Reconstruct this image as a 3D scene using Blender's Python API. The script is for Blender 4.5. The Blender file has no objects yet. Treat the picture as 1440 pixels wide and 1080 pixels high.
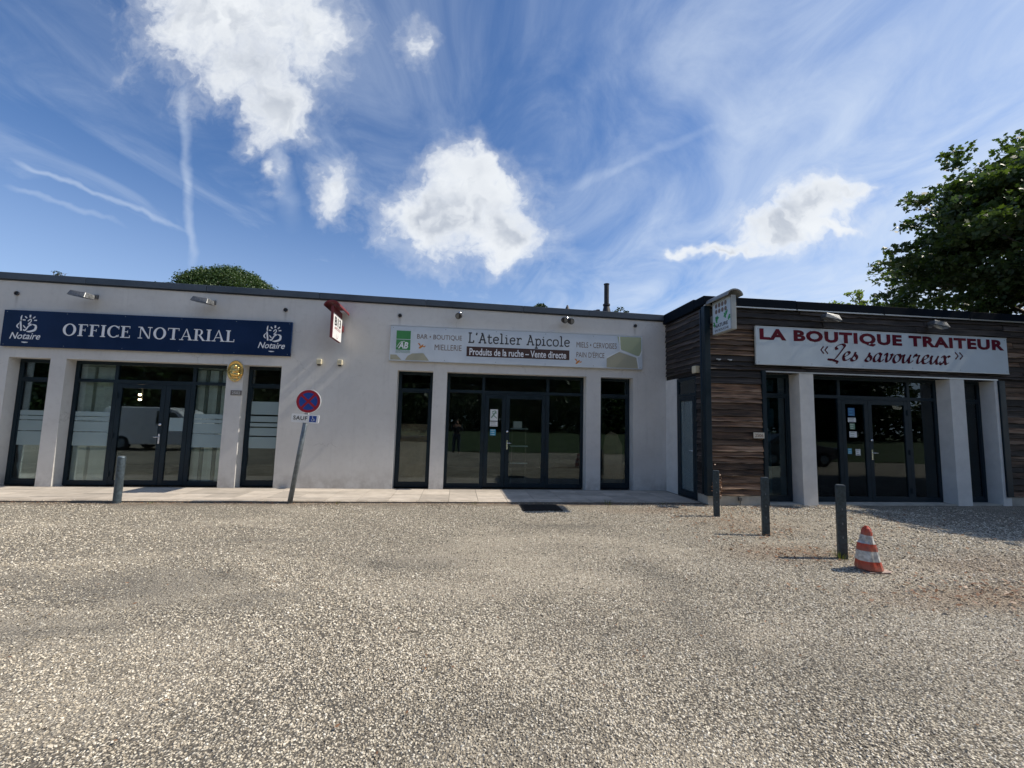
import bpy, bmesh, math, random
import numpy as np
from mathutils import Vector, Matrix
random.seed(7); rng = np.random.default_rng(7)
S = bpy.context.scene
COL = S.collection
R = math.radians

# ------------------------------------------------------------------ camera
CAM = Vector((0.0, -10.281, 1.55))
YAW, PITCH, ROLL = 0.12492, 0.09415, 0.0255
fw = Vector((math.sin(YAW)*math.cos(PITCH), math.cos(YAW)*math.cos(PITCH), math.sin(PITCH)))
rt = Vector((math.cos(YAW), -math.sin(YAW), 0)); up = rt.cross(fw)
r2 = rt*math.cos(ROLL) + up*math.sin(ROLL); u2 = -rt*math.sin(ROLL) + up*math.cos(ROLL)
cd = bpy.data.cameras.new('camera'); cam = bpy.data.objects.new('camera', cd); COL.objects.link(cam)
cam.matrix_world = Matrix(((r2.x, u2.x, -fw.x, CAM.x), (r2.y, u2.y, -fw.y, CAM.y), (r2.z, u2.z, -fw.z, CAM.z), (0, 0, 0, 1)))
cd.sensor_width = 36; cd.lens = 600/1440*36; cd.clip_start = 0.01; cd.clip_end = 3000
S.camera = cam
# ------------------------------------------------------------------ light
SUN_EL, SUN_FRONT = R(47.4), R(2.0)
sd = Vector((math.cos(SUN_EL)*math.cos(SUN_FRONT), -math.cos(SUN_EL)*math.sin(SUN_FRONT), math.sin(SUN_EL)))
sl = bpy.data.lights.new('sun', 'SUN'); sl.energy = 4.9; sl.angle = R(0.53); sl.color = (1, .92, .79)
so = bpy.data.objects.new('sun', sl); COL.objects.link(so)
so.rotation_euler = sd.to_track_quat('Z', 'Y').to_euler()
S.view_settings.view_transform = 'Standard'; S.view_settings.look = 'None'
S.view_settings.exposure = 0.15; S.view_settings.gamma = 1; S.view_settings.use_curve_mapping = False
S.cycles.max_bounces = 8; S.cycles.transparent_max_bounces = 16
S.cycles.sample_clamp_indirect = 6

class NT:
    def __init__(s, tree): s.t = tree; s.l = tree.links
    def n(s, typ, **kw):
        x = s.t.nodes.new(typ)
        for k, v in kw.items(): setattr(x, k, v)
        return x
    def put(s, sock, v):
        if isinstance(v, bpy.types.NodeSocket): s.l.new(v, sock)
        elif v is not None:
            try: sock.default_value = v
            except Exception: sock.default_value = (v[0], v[1], v[2], 1)
    def m(s, op, a, b=None, c=None, clamp=False):
        x = s.n('ShaderNodeMath', operation=op, use_clamp=clamp)
        for i, v in enumerate((a, b, c)):
            if v is not None: s.put(x.inputs[i], v)
        return x.outputs[0]
    def v(s, op, a, b=None, sc=None):
        x = s.n('ShaderNodeVectorMath', operation=op)
        s.put(x.inputs[0], a)
        if b is not None: s.put(x.inputs[1], b)
        if sc is not None: s.put(x.inputs['Scale'], sc)
        return x.outputs['Value'] if op in ('DOT_PRODUCT', 'LENGTH', 'DISTANCE') else x.outputs[0]
    def xyz(s, a, b, c):
        x = s.n('ShaderNodeCombineXYZ')
        for i, v in enumerate((a, b, c)): s.put(x.inputs[i], v)
        return x.outputs[0]
    def sep(s, a):
        x = s.n('ShaderNodeSeparateXYZ'); s.put(x.inputs[0], a); return x.outputs
    def noise(s, vec, scale, detail=4, rough=.55, dist=0, out=0):
        x = s.n('ShaderNodeTexNoise'); s.put(x.inputs['Vector'], vec)
        x.inputs['Scale'].default_value = scale; x.inputs['Detail'].default_value = detail
        x.inputs['Roughness'].default_value = rough; x.inputs['Distortion'].default_value = dist
        return x.outputs[out]
    def ss(s, v, a, b, c=0., d=1.):
        x = s.n('ShaderNodeMapRange', interpolation_type='SMOOTHSTEP'); s.put(x.inputs[0], v)
        for i, q in enumerate((a, b, c, d)): s.put(x.inputs[i+1], q)
        return x.outputs[0]
    def mix(s, f, a, b, mode='MIX'):
        x = s.n('ShaderNodeMix', data_type='RGBA', blend_type=mode)
        s.put(x.inputs[0], f); s.put(x.inputs[6], a if isinstance(a, bpy.types.NodeSocket) else (*a[:3], 1))
        s.put(x.inputs[7], b if isinstance(b, bpy.types.NodeSocket) else (*b[:3], 1)); return x.outputs[2]
    def ramp(s, f, stops):
        x = s.n('ShaderNodeValToRGB'); s.put(x.inputs[0], f); e = x.color_ramp.elements
        while len(e) < len(stops): e.new(.5)
        for q, (p, c) in zip(e, stops): q.position = p; q.color = (*c, 1)
        return x.outputs[0]

# ------------------------------------------------------------------ sky
W = bpy.data.worlds.new('World'); S.world = W; W.use_nodes = True
def build_sky():
    t = NT(W.node_tree); W.node_tree.nodes.clear()
    sky = t.n('ShaderNodeTexSky', sky_type='NISHITA', sun_disc=False)
    sky.sun_elevation = SUN_EL; sky.sun_rotation = R(90) + SUN_FRONT
    sky.altitude = 200; sky.air_density = 1.0; sky.dust_density = 0.35; sky.ozone_density = 3.0
    V = t.n('ShaderNodeTexCoord').outputs['Generated']; V = t.v('NORMALIZE', V)
    vx, vy, vz = t.sep(V)
    base = t.mix(1.0, sky.outputs[0], SKY_TINT, 'MULTIPLY')
    # ice-cloud bands in a flat layer high above the town
    zz = t.m('ADD', t.m('MAXIMUM', vz, 0.0), .07)
    px = t.m('DIVIDE', vx, zz); py = t.m('DIVIDE', vy, zz)
    a = R(7); qx = t.m('SUBTRACT', t.m('MULTIPLY', px, math.cos(a)), t.m('MULTIPLY', py, math.sin(a)))
    qy = t.m('ADD', t.m('MULTIPLY', px, math.sin(a)), t.m('MULTIPLY', py, math.cos(a)))
    P = t.xyz(qx, t.m('MULTIPLY', qy, .22), 0)
    n1 = t.noise(P, 1.5, 6, .55, .25); n2 = t.noise(t.xyz(t.m('MULTIPLY', qx, 1.1), t.m('MULTIPLY', qy, .62), 4), 2.6, 9, .62, .9)
    n3 = t.noise(t.xyz(qx, t.m('MULTIPLY', qy, .5), 9), .6, 3, .5)
    side = t.ss(qx, -1.4, 2.6, -.05, .39)
    c = t.m('ADD', t.m('ADD', t.m('MULTIPLY', n1, .42), t.m('MULTIPLY', n2, .58)), side)
    c = t.m('ADD', c, t.m('MULTIPLY', t.m('SUBTRACT', n3, .5), .30))
    cir = t.m('MULTIPLY', t.ss(c, .40, .98), .86)
    low = t.ss(vz, .02, .50, .46, 0.)                       # thin veil thickening with the slant path to the horizon
    cir = t.m('MAXIMUM', cir, low)
    # sky position of the separate clouds (directions, in units of degrees-like tangent coordinates)
    dF = t.v('DOT_PRODUCT', V, tuple(fw)); dFm = t.m('MAXIMUM', dF, .05)
    X = t.m('ADD', t.m('MULTIPLY', t.m('DIVIDE', t.v('DOT_PRODUCT', V, tuple(r2)), dFm), 6.0), 7.2)
    Y = t.m('SUBTRACT', 5.4, t.m('MULTIPLY', t.m('DIVIDE', t.v('DOT_PRODUCT', V, tuple(u2)), dFm), 6.0))
    front = t.ss(dF, .1, .3)
    UV = t.xyz(X, Y, 0)
    wob = t.noise(UV, 1.6, 3, .5); wob2 = t.m('MULTIPLY', t.m('SUBTRACT', wob, .5), .30)
    def seg(x0, y0, x1, y1, w):
        dx, dy = x1-x0, y1-y0; L = math.hypot(dx, dy); dx /= L; dy /= L
        ax = t.m('SUBTRACT', X, x0); ay = t.m('SUBTRACT', Y, y0)
        al = t.m('ADD', t.m('MULTIPLY', ax, dx), t.m('MULTIPLY', ay, dy))
        ac = t.m('ADD', t.m('SUBTRACT', t.m('MULTIPLY', ax, -dy), t.m('MULTIPLY', ay, -dx)), wob2)
        f = t.ss(t.m('ABSOLUTE', ac), w, 0., 0., 1.)
        f = t.m('MULTIPLY', f, t.ss(al, -.2, .3)); return t.m('MULTIPLY', f, t.ss(al, L+.4, L-.6, 0., 1.))
    for (s_, k) in ((seg(2.58, 1.2, 2.70, 3.8, .11), .34), (seg(.2, 2.25, 2.6, 3.25, .06), .30), (seg(.1, 2.6, 1.7, 3.15, .06), .22),
                    (seg(8.0, 2.65, 10.2, 1.7, .12), .22), (seg(3.9, 1.9, 4.1, 3.1, .22), .30)):
        k2 = t.m('MULTIPLY', t.ss(n2, .25, .65, .45, 1.), k)
        cir = t.m('MAXIMUM', cir, t.m('ADD', t.m('MULTIPLY', cir, .8), t.m('MULTIPLY', t.m('MULTIPLY', s_, k2), front)))
    col = t.mix(t.m('MINIMUM', cir, .92), base, VEIL)
    # heap clouds
    wv = t.v('SUBTRACT', t.noise(UV, 1.9, 3, .55, out=1), (.5, .5, .5)); UW = t.v('ADD', UV, t.v('SCALE', wv, sc=.75)); XW, YW, _z = t.sep(UW)
    fb = t.noise(UW, 1.35, 8, .53, .15); fb2 = t.noise(t.xyz(X, Y, 3.3), 4.2, 6, .6, .3)
    ell = [(3.20, .15, 1.15, 1.05, .05), (3.45, .95, .75, .6, .05), (3.85, 1.55, .50, .50, .12), (4.4, .40, .62, .95, -.16), (2.55, .3, .6, .8, -.18),
           (6.45, 3.05, .92, .66, .10), (6.65, 2.50, .48, .50, .10), (7.15, 3.22, .55, .42, .02), (5.90, 3.0, .52, .48, .0),
           (4.72, 2.72, .36, .42, -.06), (3.86, 2.45, .24, .42, -.42), (11.55, 2.82, .62, .34, .10), (11.0, 3.18, .62, .32, .08), (11.25, 3.0, .5, .4, .05),
           (11.95, 2.68, .55, .15, -.08), (10.1, 3.52, .85, .10, -.1), (5.84, .62, .34, .46, -.48), (11.55, 3.22, .5, .12, -.08)]
    F = None
    for (cx, cy, sx, sy, b) in ell:
        e = t.v('LENGTH', t.xyz(t.m('DIVIDE', t.m('SUBTRACT', XW, cx), sx), t.m('DIVIDE', t.m('SUBTRACT', YW, cy), sy), 0))
        f = t.m('SUBTRACT', 1+b, e)
        F = f if F is None else t.m('SMOOTH_MAX', F, f, .25)
    nz = t.m('ADD', t.m('MULTIPLY', t.m('SUBTRACT', fb, .5), 1.7), t.m('MULTIPLY', t.m('SUBTRACT', fb2, .5), .50))
    D = t.m('ADD', F, nz)
    crisp = t.ss(t.noise(t.xyz(X, Y, 5.5), .9, 2, .5), .38, .60)       # some edges are torn and wispy, others curdled and sharp
    crisp = t.m('MULTIPLY', crisp, t.m('MULTIPLY', t.ss(X, 5.0, 5.8), t.ss(X, 10., 9., .35, 1.)))
    wid = t.m('SUBTRACT', .85, t.m('MULTIPLY', crisp, .42))
    D2 = t.m('ADD', D, t.m('MULTIPLY', t.m('SUBTRACT', t.noise(UW, 9.0, 5, .6), .5), t.m('SUBTRACT', .55, t.m('MULTIPLY', crisp, .25))))
    body = t.m('DIVIDE', t.m('SUBTRACT', D2, .05), wid, clamp=True); body = t.m('MULTIPLY', body, t.m('SUBTRACT', 2.0, body))
    dens = t.m('MULTIPLY', t.m('ADD', t.m('MULTIPLY', t.ss(D2, -.55, .30), .34), t.m('MULTIPLY', body, .64)), front)
    # shading inside the clouds: their thick middles and undersides are greyer than the lit rims
    fb3 = t.noise(t.v('ADD', UW, (.24, -.26, 0)), 1.35, 8, .53, .15)
    rel = t.m('SUBTRACT', fb, fb3)
    sh = t.ss(rel, -.10, .10)
    thick = t.ss(D, .30, .95)
    soft = t.ss(t.noise(t.xyz(X, Y, 8.0), .85, 3, .5), .40, .62)
    shade = t.m('SUBTRACT', 1.0, t.m('MULTIPLY', thick, t.m('ADD', t.m('SUBTRACT', .52, t.m('MULTIPLY', sh, .52)), t.m('MULTIPLY', soft, .30))))
    ccol = t.mix(shade, CLOUD_DARK, CLOUD_LIT)
    col = t.mix(t.m('MULTIPLY', dens, .97), col, ccol)
    # the same kind of scattered heap clouds over the rest of the sky
    g = t.noise(t.xyz(px, py, 2.0), .8, 8, .55, .1)
    g = t.m('MULTIPLY', t.m('MULTIPLY', t.ss(g, .60, .70), t.ss(dF, .25, -.05, 0., 1.)), t.ss(vz, .05, .2))
    col = t.mix(t.m('MULTIPLY', g, .9), col, CLOUD_LIT)
    bg = t.n('ShaderNodeBackground'); t.l.new(col, bg.inputs[0]); bg.inputs[1].default_value = 0.115
    o = t.n('ShaderNodeOutputWorld'); t.l.new(bg.outputs[0], o.inputs[0])
SKY_TINT = (.66, .88, 1.12)
VEIL = (5.5, 6.3, 7.5); CLOUD_LIT = (7.1, 7.35, 7.6); CLOUD_DARK = (3.5, 3.9, 4.6)
build_sky()
W.cycles.sampling_method = 'MANUAL'; W.cycles.sample_map_resolution = 512

# ------------------------------------------------------------------ materials
MATS = {}
def mat(name, color=(.5, .5, .5), rough=.6, metal=0., spec=None, fn=None, bump=None, var=None):
    m = bpy.data.materials.new(name); m.use_nodes = True; t = NT(m.node_tree)
    b = m.node_tree.nodes['Principled BSDF']
    b.inputs['Roughness'].default_value = rough; b.inputs['Metallic'].default_value = metal
    if spec is not None: b.inputs['Specular IOR Level'].default_value = spec
    tc = t.n('ShaderNodeTexCoord').outputs['Object']
    c = (*color, 1)
    if var:      # (scale, amount) gentle mottling
        n = t.noise(tc, var[0], 5, .6); k = t.ss(n, .3, .7, 1-var[1], 1+var[1])
        c = t.v('SCALE', t.n('ShaderNodeRGB').outputs[0], sc=k)
        c.node.inputs[0].links[0].from_node.outputs[0].default_value = (*color, 1)
        t.put(b.inputs['Roughness'], t.ss(n, .3, .7, max(.05, rough-.1), min(1, rough+.1)))
    t.put(b.inputs['Base Color'], c)
    if bump:
        n = t.noise(tc, bump[0], 4, .6); x = t.n('ShaderNodeBump'); x.inputs['Strength'].default_value = bump[1]
        x.inputs['Distance'].default_value = bump[2] if len(bump) > 2 else .01; t.l.new(n, x.inputs['Height']); t.l.new(x.outputs[0], b.inputs['Normal'])
    if fn: fn(t, b, tc)
    MATS[name] = m; return m

def f_render(t, b, tc):
    geo = t.n('ShaderNodeNewGeometry').outputs['Position']; x, y, z = t.sep(geo)
    big = t.noise(geo, .7, 5, .6); fine = t.noise(geo, 9, 4, .6)
    c = t.mix(t.ss(big, .3, .75), (.66, .65, .625), (.58, .565, .54))
    c = t.mix(t.m('MULTIPLY', t.ss(fine, .45, .8), .25), c, (.44, .43, .41))
    # rain streaks and splash dirt at the foot of the wall
    st = t.noise(t.xyz(t.m('MULTIPLY', x, 6), y, t.m('MULTIPLY', z, .35)), 1.6, 4, .6)
    c = t.mix(t.m('MULTIPLY', t.ss(st, .54, .8), .20), c, (.36, .35, .34))
    ft = t.m('MULTIPLY', t.ss(z, .55, .02, 0., 1.), t.ss(t.noise(geo, 3.5, 5, .65), .32, .7))
    c = t.mix(t.m('MULTIPLY', ft, .55), c, (.30, .27, .24))
    # damp ring where the downpipe meets the timber block, and run-off marks under the overflow holes
    for hx in (-9.52, -4.03, -1.45, 4.43):
        m = t.m('MULTIPLY', t.ss(t.m('ABSOLUTE', t.m('SUBTRACT', x, hx)), .05, .0, 0., 1.), t.m('MULTIPLY', t.ss(z, 3.7, 4.05), t.ss(z, 4.09, 4.05, 0., 1.)))
        c = t.mix(t.m('MULTIPLY', m, .45), c, (.25, .24, .22))
    t.put(b.inputs['Base Color'], c)
    cr = t.n('ShaderNodeTexVoronoi', feature='DISTANCE_TO_EDGE'); t.put(cr.inputs['Vector'], t.v('ADD', geo, t.v('SCALE', t.noise(geo, 2.5, 5, .7, out=1), sc=.5))); cr.inputs['Scale'].default_value = .55
    hair = t.m('MULTIPLY', t.ss(cr.outputs['Distance'], .006, .001, 0., 1.), t.ss(t.noise(geo, .9, 3, .5), .52, .66)); c = t.mix(t.m('MULTIPLY', hair, .35), c, (.25, .24, .22)); t.put(b.inputs['Base Color'], c)
    bp = t.n('ShaderNodeBump'); bp.inputs['Strength'].default_value = .5; bp.inputs['Distance'].default_value = .006
    t.l.new(t.noise(geo, 60, 4, .7), bp.inputs['Height']); t.l.new(bp.outputs[0], b.inputs['Normal'])
mat('render_wall', rough=.85, spec=.25, fn=f_render)
mat('white_column', (.66, .65, .62), .75, var=(3, .07), bump=(50, .2, .003))
mat('anthracite', (.008, .019, .028), .42, spec=.28, var=(3, .15))
mat('coping_metal', (.055, .072, .095), .5, var=(1.2, .18))
mat('dark_coping', (.004, .008, .014), .85, spec=.08, var=(1.5, .2))
mat('light_edge', (.55, .56, .56), .35, metal=.6)
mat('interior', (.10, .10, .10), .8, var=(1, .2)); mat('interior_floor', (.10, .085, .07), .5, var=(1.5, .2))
mat('navy_panel', (.003, .017, .062), .4, spec=.22, var=(1.2, .15)); mat('white_vinyl', (.72, .74, .78), .45, var=(8, .06))
mat('pale_panel', (.56, .62, .68), .42, var=(1.5, .05)); mat('pale_panel_grey', (.50, .57, .62), .45, var=(1.3, .06))
mat('brown_print', (.05, .022, .018), .6); mat('taupe_print', (.26, .22, .18), .6); mat('ink', (.025, .025, .03), .5)
mat('maroon_print', (.095, .003, .016), .65, spec=.12, var=(3, .2)); mat('maroon_ink', (.065, .003, .014), .65, spec=.12); mat('maroon_paint', (.17, .025, .03), .45, var=(10, .2))
mat('bio_green', (.045, .23, .07), .5); mat('leaf_print', (.02, .26, .07), .5); mat('sage_print', (.33, .38, .25), .55); mat('tan_print', (.36, .35, .26), .55)
mat('pale_line', (.70, .74, .76), .5); mat('orange_print', (.55, .20, .03), .5); mat('sepia_print', (.17, .12, .10), .6)
mat('sign_white', (.80, .80, .80), .4, var=(6, .04)); mat('sign_red', (.33, .012, .03), .4); mat('sign_blue', (.012, .06, .30), .4)
mat('galvanised', (.17, .20, .225), .45, metal=.55, var=(14, .25)); mat('bollard_steel', (.07, .095, .115), .42, metal=.45, var=(20, .3))
mat('bollard_dark', (.035, .055, .068), .42, metal=.2, var=(25, .35), bump=(60, .3, .002))
mat('brass', (.86, .58, .20), .25, metal=1, bump=(14, .5, .01)); mat('lamp_body', (.13, .135, .14), .38, metal=.4, var=(30, .3)); mat('black_plastic', (.012, .012, .014), .4)
mat('lamp_glass', (.12, .13, .14), .08, spec=.8); mat('chrome', (.75, .76, .78), .15, metal=1); mat('cream_plastic', (.62, .56, .40), .5, var=(20, .12))
mat('grey_plate', (.16, .14, .13), .5); mat('plate_print', (.5, .5, .48), .5); mat('cream_plate', (.50, .48, .42), .5)
mat('blind_fabric', (.86, .86, .80), .9, var=(5, .1)); mat('brown_board', (.26, .18, .12), .75, var=(3, .2))
mat('paper', (.68, .70, .70), .7); mat('poster_blue', (.03, .13, .30), .5); mat('poster_green', (.16, .28, .20), .5); mat('cyan_print', (.06, .32, .48), .5)
mat('concrete_plinth', (.40, .38, .33), .9, var=(4, .18), bump=(30, .4, .006))
mat('cast_iron', (.025, .022, .020), .65, metal=.3, var=(20, .4)); mat('rubber_mat', (.02, .02, .02), .9)
mat('bark', (.09, .07, .05), .9, bump=(20, .8, .02), var=(8, .3)); mat('chimney_black', (.022, .022, .025), .5, metal=.3, var=(6, .3))
mat('roof_gravel', (.24, .22, .20), .9, var=(6, .2)); mat('car_silver', (.80, .80, .80), .3, spec=.6, var=(1, .02)); mat('car_dark', (.03, .033, .04), .3, spec=.7)
mat('tyre', (.02, .02, .02), .85); mat('car_glass', (.015, .018, .02), .05, spec=.8); mat('headlight', (.8, .82, .85), .08, metal=.8)
mat('skin', (.46, .26, .18), .55); mat('navy_cloth', (.018, .02, .03), .9, bump=(40, .4, .01)); mat('jeans', (.03, .045, .07), .9, bump=(60, .3, .006)); mat('hair', (.03, .018, .01), .6); mat('shoe', (.6, .6, .58), .6)
mat('tile_roof', (.28, .12, .07), .85, var=(6, .3)); mat('cream_wall', (.5, .45, .36), .85, var=(2, .1))

def f_plank(k_brown):
    def f(t, b, tc):
        oi = t.n('ShaderNodeObjectInfo').outputs['Random']
        x, y, z = t.sep(tc)
        off = t.m('MULTIPLY', oi, 37)
        P = t.xyz(t.m('ADD', t.m('MULTIPLY', t.m('ADD', x, y), .9), off), off, t.m('MULTIPLY', z, 14))
        g = t.noise(P, 2.2, 7, .65, .6); g2 = t.noise(P, .9, 3, .5); g3 = t.noise(t.xyz(t.m('MULTIPLY', x, 3), off, t.m('MULTIPLY', z, 90)), 1.5, 4, .7)
        if k_brown: a, c_, d = (.150, .080, .045), (.32, .215, .145), (.010, .006, .004)
        else: a, c_, d = (.036, .026, .023), (.085, .070, .062), (.007, .006, .006)
        c = t.mix(t.ss(g, .30, .72), d, a); c = t.mix(t.m('MULTIPLY', t.ss(g2, .45, .75), .8), c, c_)
        c = t.mix(t.m('MULTIPLY', t.ss(g3, .52, .75), .55), c, d)
        lit_lip = t.m('MULTIPLY', t.ss(z, .030, .006, 0., 1.), t.ss(t.noise(P, 1.3, 5, .7), .35, .6)); c = t.mix(t.m('MULTIPLY', lit_lip, .75), c, (.30, .24, .19) if k_brown else (.16, .145, .135))  # paler weathered lower lip; the lit-edge highlight is painted into its colour
        c = t.v('SCALE', c, sc=t.ss(oi, 0, 1, .5, 1.6))
        t.put(b.inputs['Base Color'], c)
        bp = t.n('ShaderNodeBump'); bp.inputs['Strength'].default_value = .9; bp.inputs['Distance'].default_value = .012
        t.l.new(t.m('ADD', g, t.m('MULTIPLY', g3, .5)), bp.inputs['Height']); t.l.new(bp.outputs[0], b.inputs['Normal'])
    return f
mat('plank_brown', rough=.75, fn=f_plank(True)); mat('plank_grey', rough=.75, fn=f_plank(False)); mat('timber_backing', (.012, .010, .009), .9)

def f_glass(tint, boost):
    m = bpy.data.materials.new('glass'); m.use_nodes = True; t = NT(m.node_tree); m.node_tree.nodes.clear()
    fr = t.n('ShaderNodeFresnel'); fr.inputs[0].default_value = 1.5
    k = t.m('MULTIPLY', fr.outputs[0], boost, clamp=True)
    tr = t.n('ShaderNodeBsdfTransparent'); tr.inputs[0].default_value = (*tint, 1)
    gl = t.n('ShaderNodeBsdfGlossy'); gl.inputs['Roughness'].default_value = .012; gl.inputs[0].default_value = (.82, .93, .98, 1)
    geo = t.n('ShaderNodeNewGeometry').outputs['Position']
    bp = t.n('ShaderNodeBump'); bp.inputs['Strength'].default_value = .05; bp.inputs['Distance'].default_value = .02
    t.l.new(t.noise(geo, 1.3, 2, .5), bp.inputs['Height']); t.l.new(bp.outputs[0], gl.inputs['Normal'])
    mx = t.n('ShaderNodeMixShader'); t.l.new(k, mx.inputs[0]); t.l.new(tr.outputs[0], mx.inputs[1]); t.l.new(gl.outputs[0], mx.inputs[2])
    o = t.n('ShaderNodeOutputMaterial'); t.l.new(mx.outputs[0], o.inputs[0]); return m
MATS['glass'] = f_glass((.88, .93, .92), 1.45); MATS['glass_dark'] = f_glass((.40, .50, .53), 1.3)
def film():
    m = bpy.data.materials.new('frosted_film'); m.use_nodes = True; t = NT(m.node_tree); m.node_tree.nodes.clear()
    tr = t.n('ShaderNodeBsdfTransparent'); d = t.n('ShaderNodeBsdfPrincipled'); d.inputs['Base Color'].default_value = (.40, .52, .54, 1); d.inputs['Roughness'].default_value = .35
    mx = t.n('ShaderNodeMixShader'); mx.inputs[0].default_value = .55
    t.l.new(tr.outputs[0], mx.inputs[1]); t.l.new(d.outputs[0], mx.inputs[2])
    o = t.n('ShaderNodeOutputMaterial'); t.l.new(mx.outputs[0], o.inputs[0]); return m
MATS['frosted_film'] = film(); MATS['sheer'] = film(); MATS['sheer'].node_tree.nodes['Mix Shader'].inputs[0].default_value = .22
def emis():
    m = bpy.data.materials.new('lamp_glow'); m.use_nodes = True; b = m.node_tree.nodes['Principled BSDF']
    b.inputs['Emission Color'].default_value = (1, .72, .42, 1); b.inputs['Emission Strength'].default_value = 22; return m
MATS['lamp_glow'] = emis()
def leaf(name, c1, c2, tr=.35):
    m = bpy.data.materials.new(name); m.use_nodes = True; t = NT(m.node_tree); m.node_tree.nodes.clear()
    geo = t.n('ShaderNodeNewGeometry'); rnd = geo.outputs['Random Per Island']
    n = t.noise(geo.outputs['Position'], .7, 3, .5)
    f = t.m('ADD', t.m('MULTIPLY', rnd, .6), t.m('MULTIPLY', t.ss(n, .35, .65), .4))
    c = t.mix(f, c1, c2)
    d = t.n('ShaderNodeBsdfPrincipled'); t.l.new(c, d.inputs['Base Color']); d.inputs['Roughness'].default_value = .5
    tl = t.n('ShaderNodeBsdfTranslucent'); c2_ = t.mix(1, c, (1.3, 1.5, .5), 'MULTIPLY'); t.l.new(c2_, tl.inputs[0])
    mx = t.n('ShaderNodeMixShader'); mx.inputs[0].default_value = tr
    t.l.new(d.outputs[0], mx.inputs[1]); t.l.new(tl.outputs[0], mx.inputs[2])
    o = t.n('ShaderNodeOutputMaterial'); t.l.new(mx.outputs[0], o.inputs[0]); MATS[name] = m
leaf('maple_leaf', (.020, .044, .014), (.095, .130, .040), .36); leaf('pine_leaf', (.020, .050, .014), (.075, .12, .035), .15)
leaf('lime_leaf', (.12, .17, .02), (.22, .26, .04), .4); leaf('far_leaf', (.014, .032, .012), (.05, .085, .025), .2)
leaf('grass_leaf', (.06, .10, .02), (.20, .20, .07), .3); leaf('dry_leaf', (.16, .07, .03), (.30, .16, .09), .2)
def f_cone(t, b, tc):
    x, y, z = t.sep(tc); n = t.noise(tc, 14, 5, .65)
    c = t.mix(t.m('MULTIPLY', t.ss(n, .42, .70), .7), (.50, .050, .020), (.20, .035, .02)); c = t.mix(t.m('MULTIPLY', t.ss(z, .10, .0, 0., 1.), .5), c, (.20, .15, .11)); t.put(b.inputs['Base Color'], c)
mat('cone_orange', rough=.5, fn=f_cone)
mat('cone_base', (.36, .27, .23), .7, var=(18, .4)); mat('cone_white', (.45, .45, .43), .6, var=(18, .4), bump=(25, .5, .008))

# ------------------------------------------------------------------ mesh helpers
def warp(x, z): return z*(1+.0022*(x+1))
class MB:
    def __init__(s): s.v = []; s.f = []; s.sm = False
    def add(s, vs, fs): o = len(s.v); s.v += [tuple(q) for q in vs]; s.f += [tuple(i+o for i in f) for f in fs]; return s
    def box(s, x0, x1, y0, y1, z0, z1):
        return s.add([(x, y, z) for z in (z0, z1) for (x, y) in ((x0, y0), (x1, y0), (x1, y1), (x0, y1))],
                     [(0, 3, 2, 1), (4, 5, 6, 7), (0, 1, 5, 4), (1, 2, 6, 5), (2, 3, 7, 6), (3, 0, 4, 7)])
    def loft(s, rings, cap=True):
        n = len(rings[0]); vs = [p for r_ in rings for p in r_]
        fs = [(i*n+j, i*n+(j+1) % n, (i+1)*n+(j+1) % n, (i+1)*n+j) for i in range(len(rings)-1) for j in range(n)]
        if cap: fs += [tuple(range(n))[::-1], tuple((len(rings)-1)*n+j for j in range(n))]
        return s.add(vs, fs)
    def tube(s, pts, rad, n=12, cap=True):
        pts = [Vector(p) for p in pts]; rr = rad if isinstance(rad, (list, tuple)) else [rad]*len(pts); rings = []
        for i, p in enumerate(pts):
            d = (pts[min(i+1, len(pts)-1)]-pts[max(i-1, 0)]).normalized()
            a = d.cross(Vector((0, 0, 1)) if abs(d.z) < .95 else Vector((1, 0, 0))).normalized(); b = d.cross(a)
            rings.append([p+(a*math.cos(2*math.pi*j/n)+b*math.sin(2*math.pi*j/n))*rr[i] for j in range(n)])
        return s.loft(rings, cap)
    def prism(s, poly, y0, y1, M=None):   # poly of (a,b) -> x,z
        M = M or (lambda a, b, d: (a, d, b)); n = len(poly)
        return s.add([M(a, b, y0) for a, b in poly]+[M(a, b, y1) for a, b in poly],
                     [tuple(range(n)), tuple(range(2*n-1, n-1, -1))]+[(i, i+n, (i+1) % n+n, (i+1) % n) for i in range(n)])
    def flat(s, poly, M, d): return s.add([M(a, b, d) for a, b in poly], [tuple(range(len(poly)))])
    def build(s, name, m, parent=None, origin=None, w=True, smooth=False, bevel=0, **tags):
        v = np.array(s.v, float)
        if w: v[:, 2] *= 1+.0022*(v[:, 0]+1)
        if origin is None:
            origin = np.array([(v[:, 0].min()+v[:, 0].max())/2, (v[:, 1].min()+v[:, 1].max())/2, v[:, 2].min()])
        origin = np.array(origin, float)
        me = bpy.data.meshes.new(name); me.from_pydata((v-origin).tolist(), [], s.f); me.update()
        if smooth: me.polygons.foreach_set('use_smooth', [True]*len(me.polygons))
        me.materials.append(MATS[m]); o = bpy.data.objects.new(name, me); COL.objects.link(o)
        if parent is not None:
            o.parent = parent; o.location = Vector(origin)-wl(parent)
        else: o.location = origin
        if bevel:
            q = o.modifiers.new('bevel', 'BEVEL'); q.width = bevel; q.segments = 2; q.limit_method = 'ANGLE'
        for k, x in tags.items(): o[k] = x
        return o
def wl(o):
    p = Vector(o.location)
    while o.parent: o = o.parent; p += o.location
    return p
def tag(o, label=None, cat=None, group=None, kind=None):
    if label: o['label'] = label
    if cat: o['category'] = cat
    if group: o['group'] = group
    if kind: o['kind'] = kind
    return o
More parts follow.
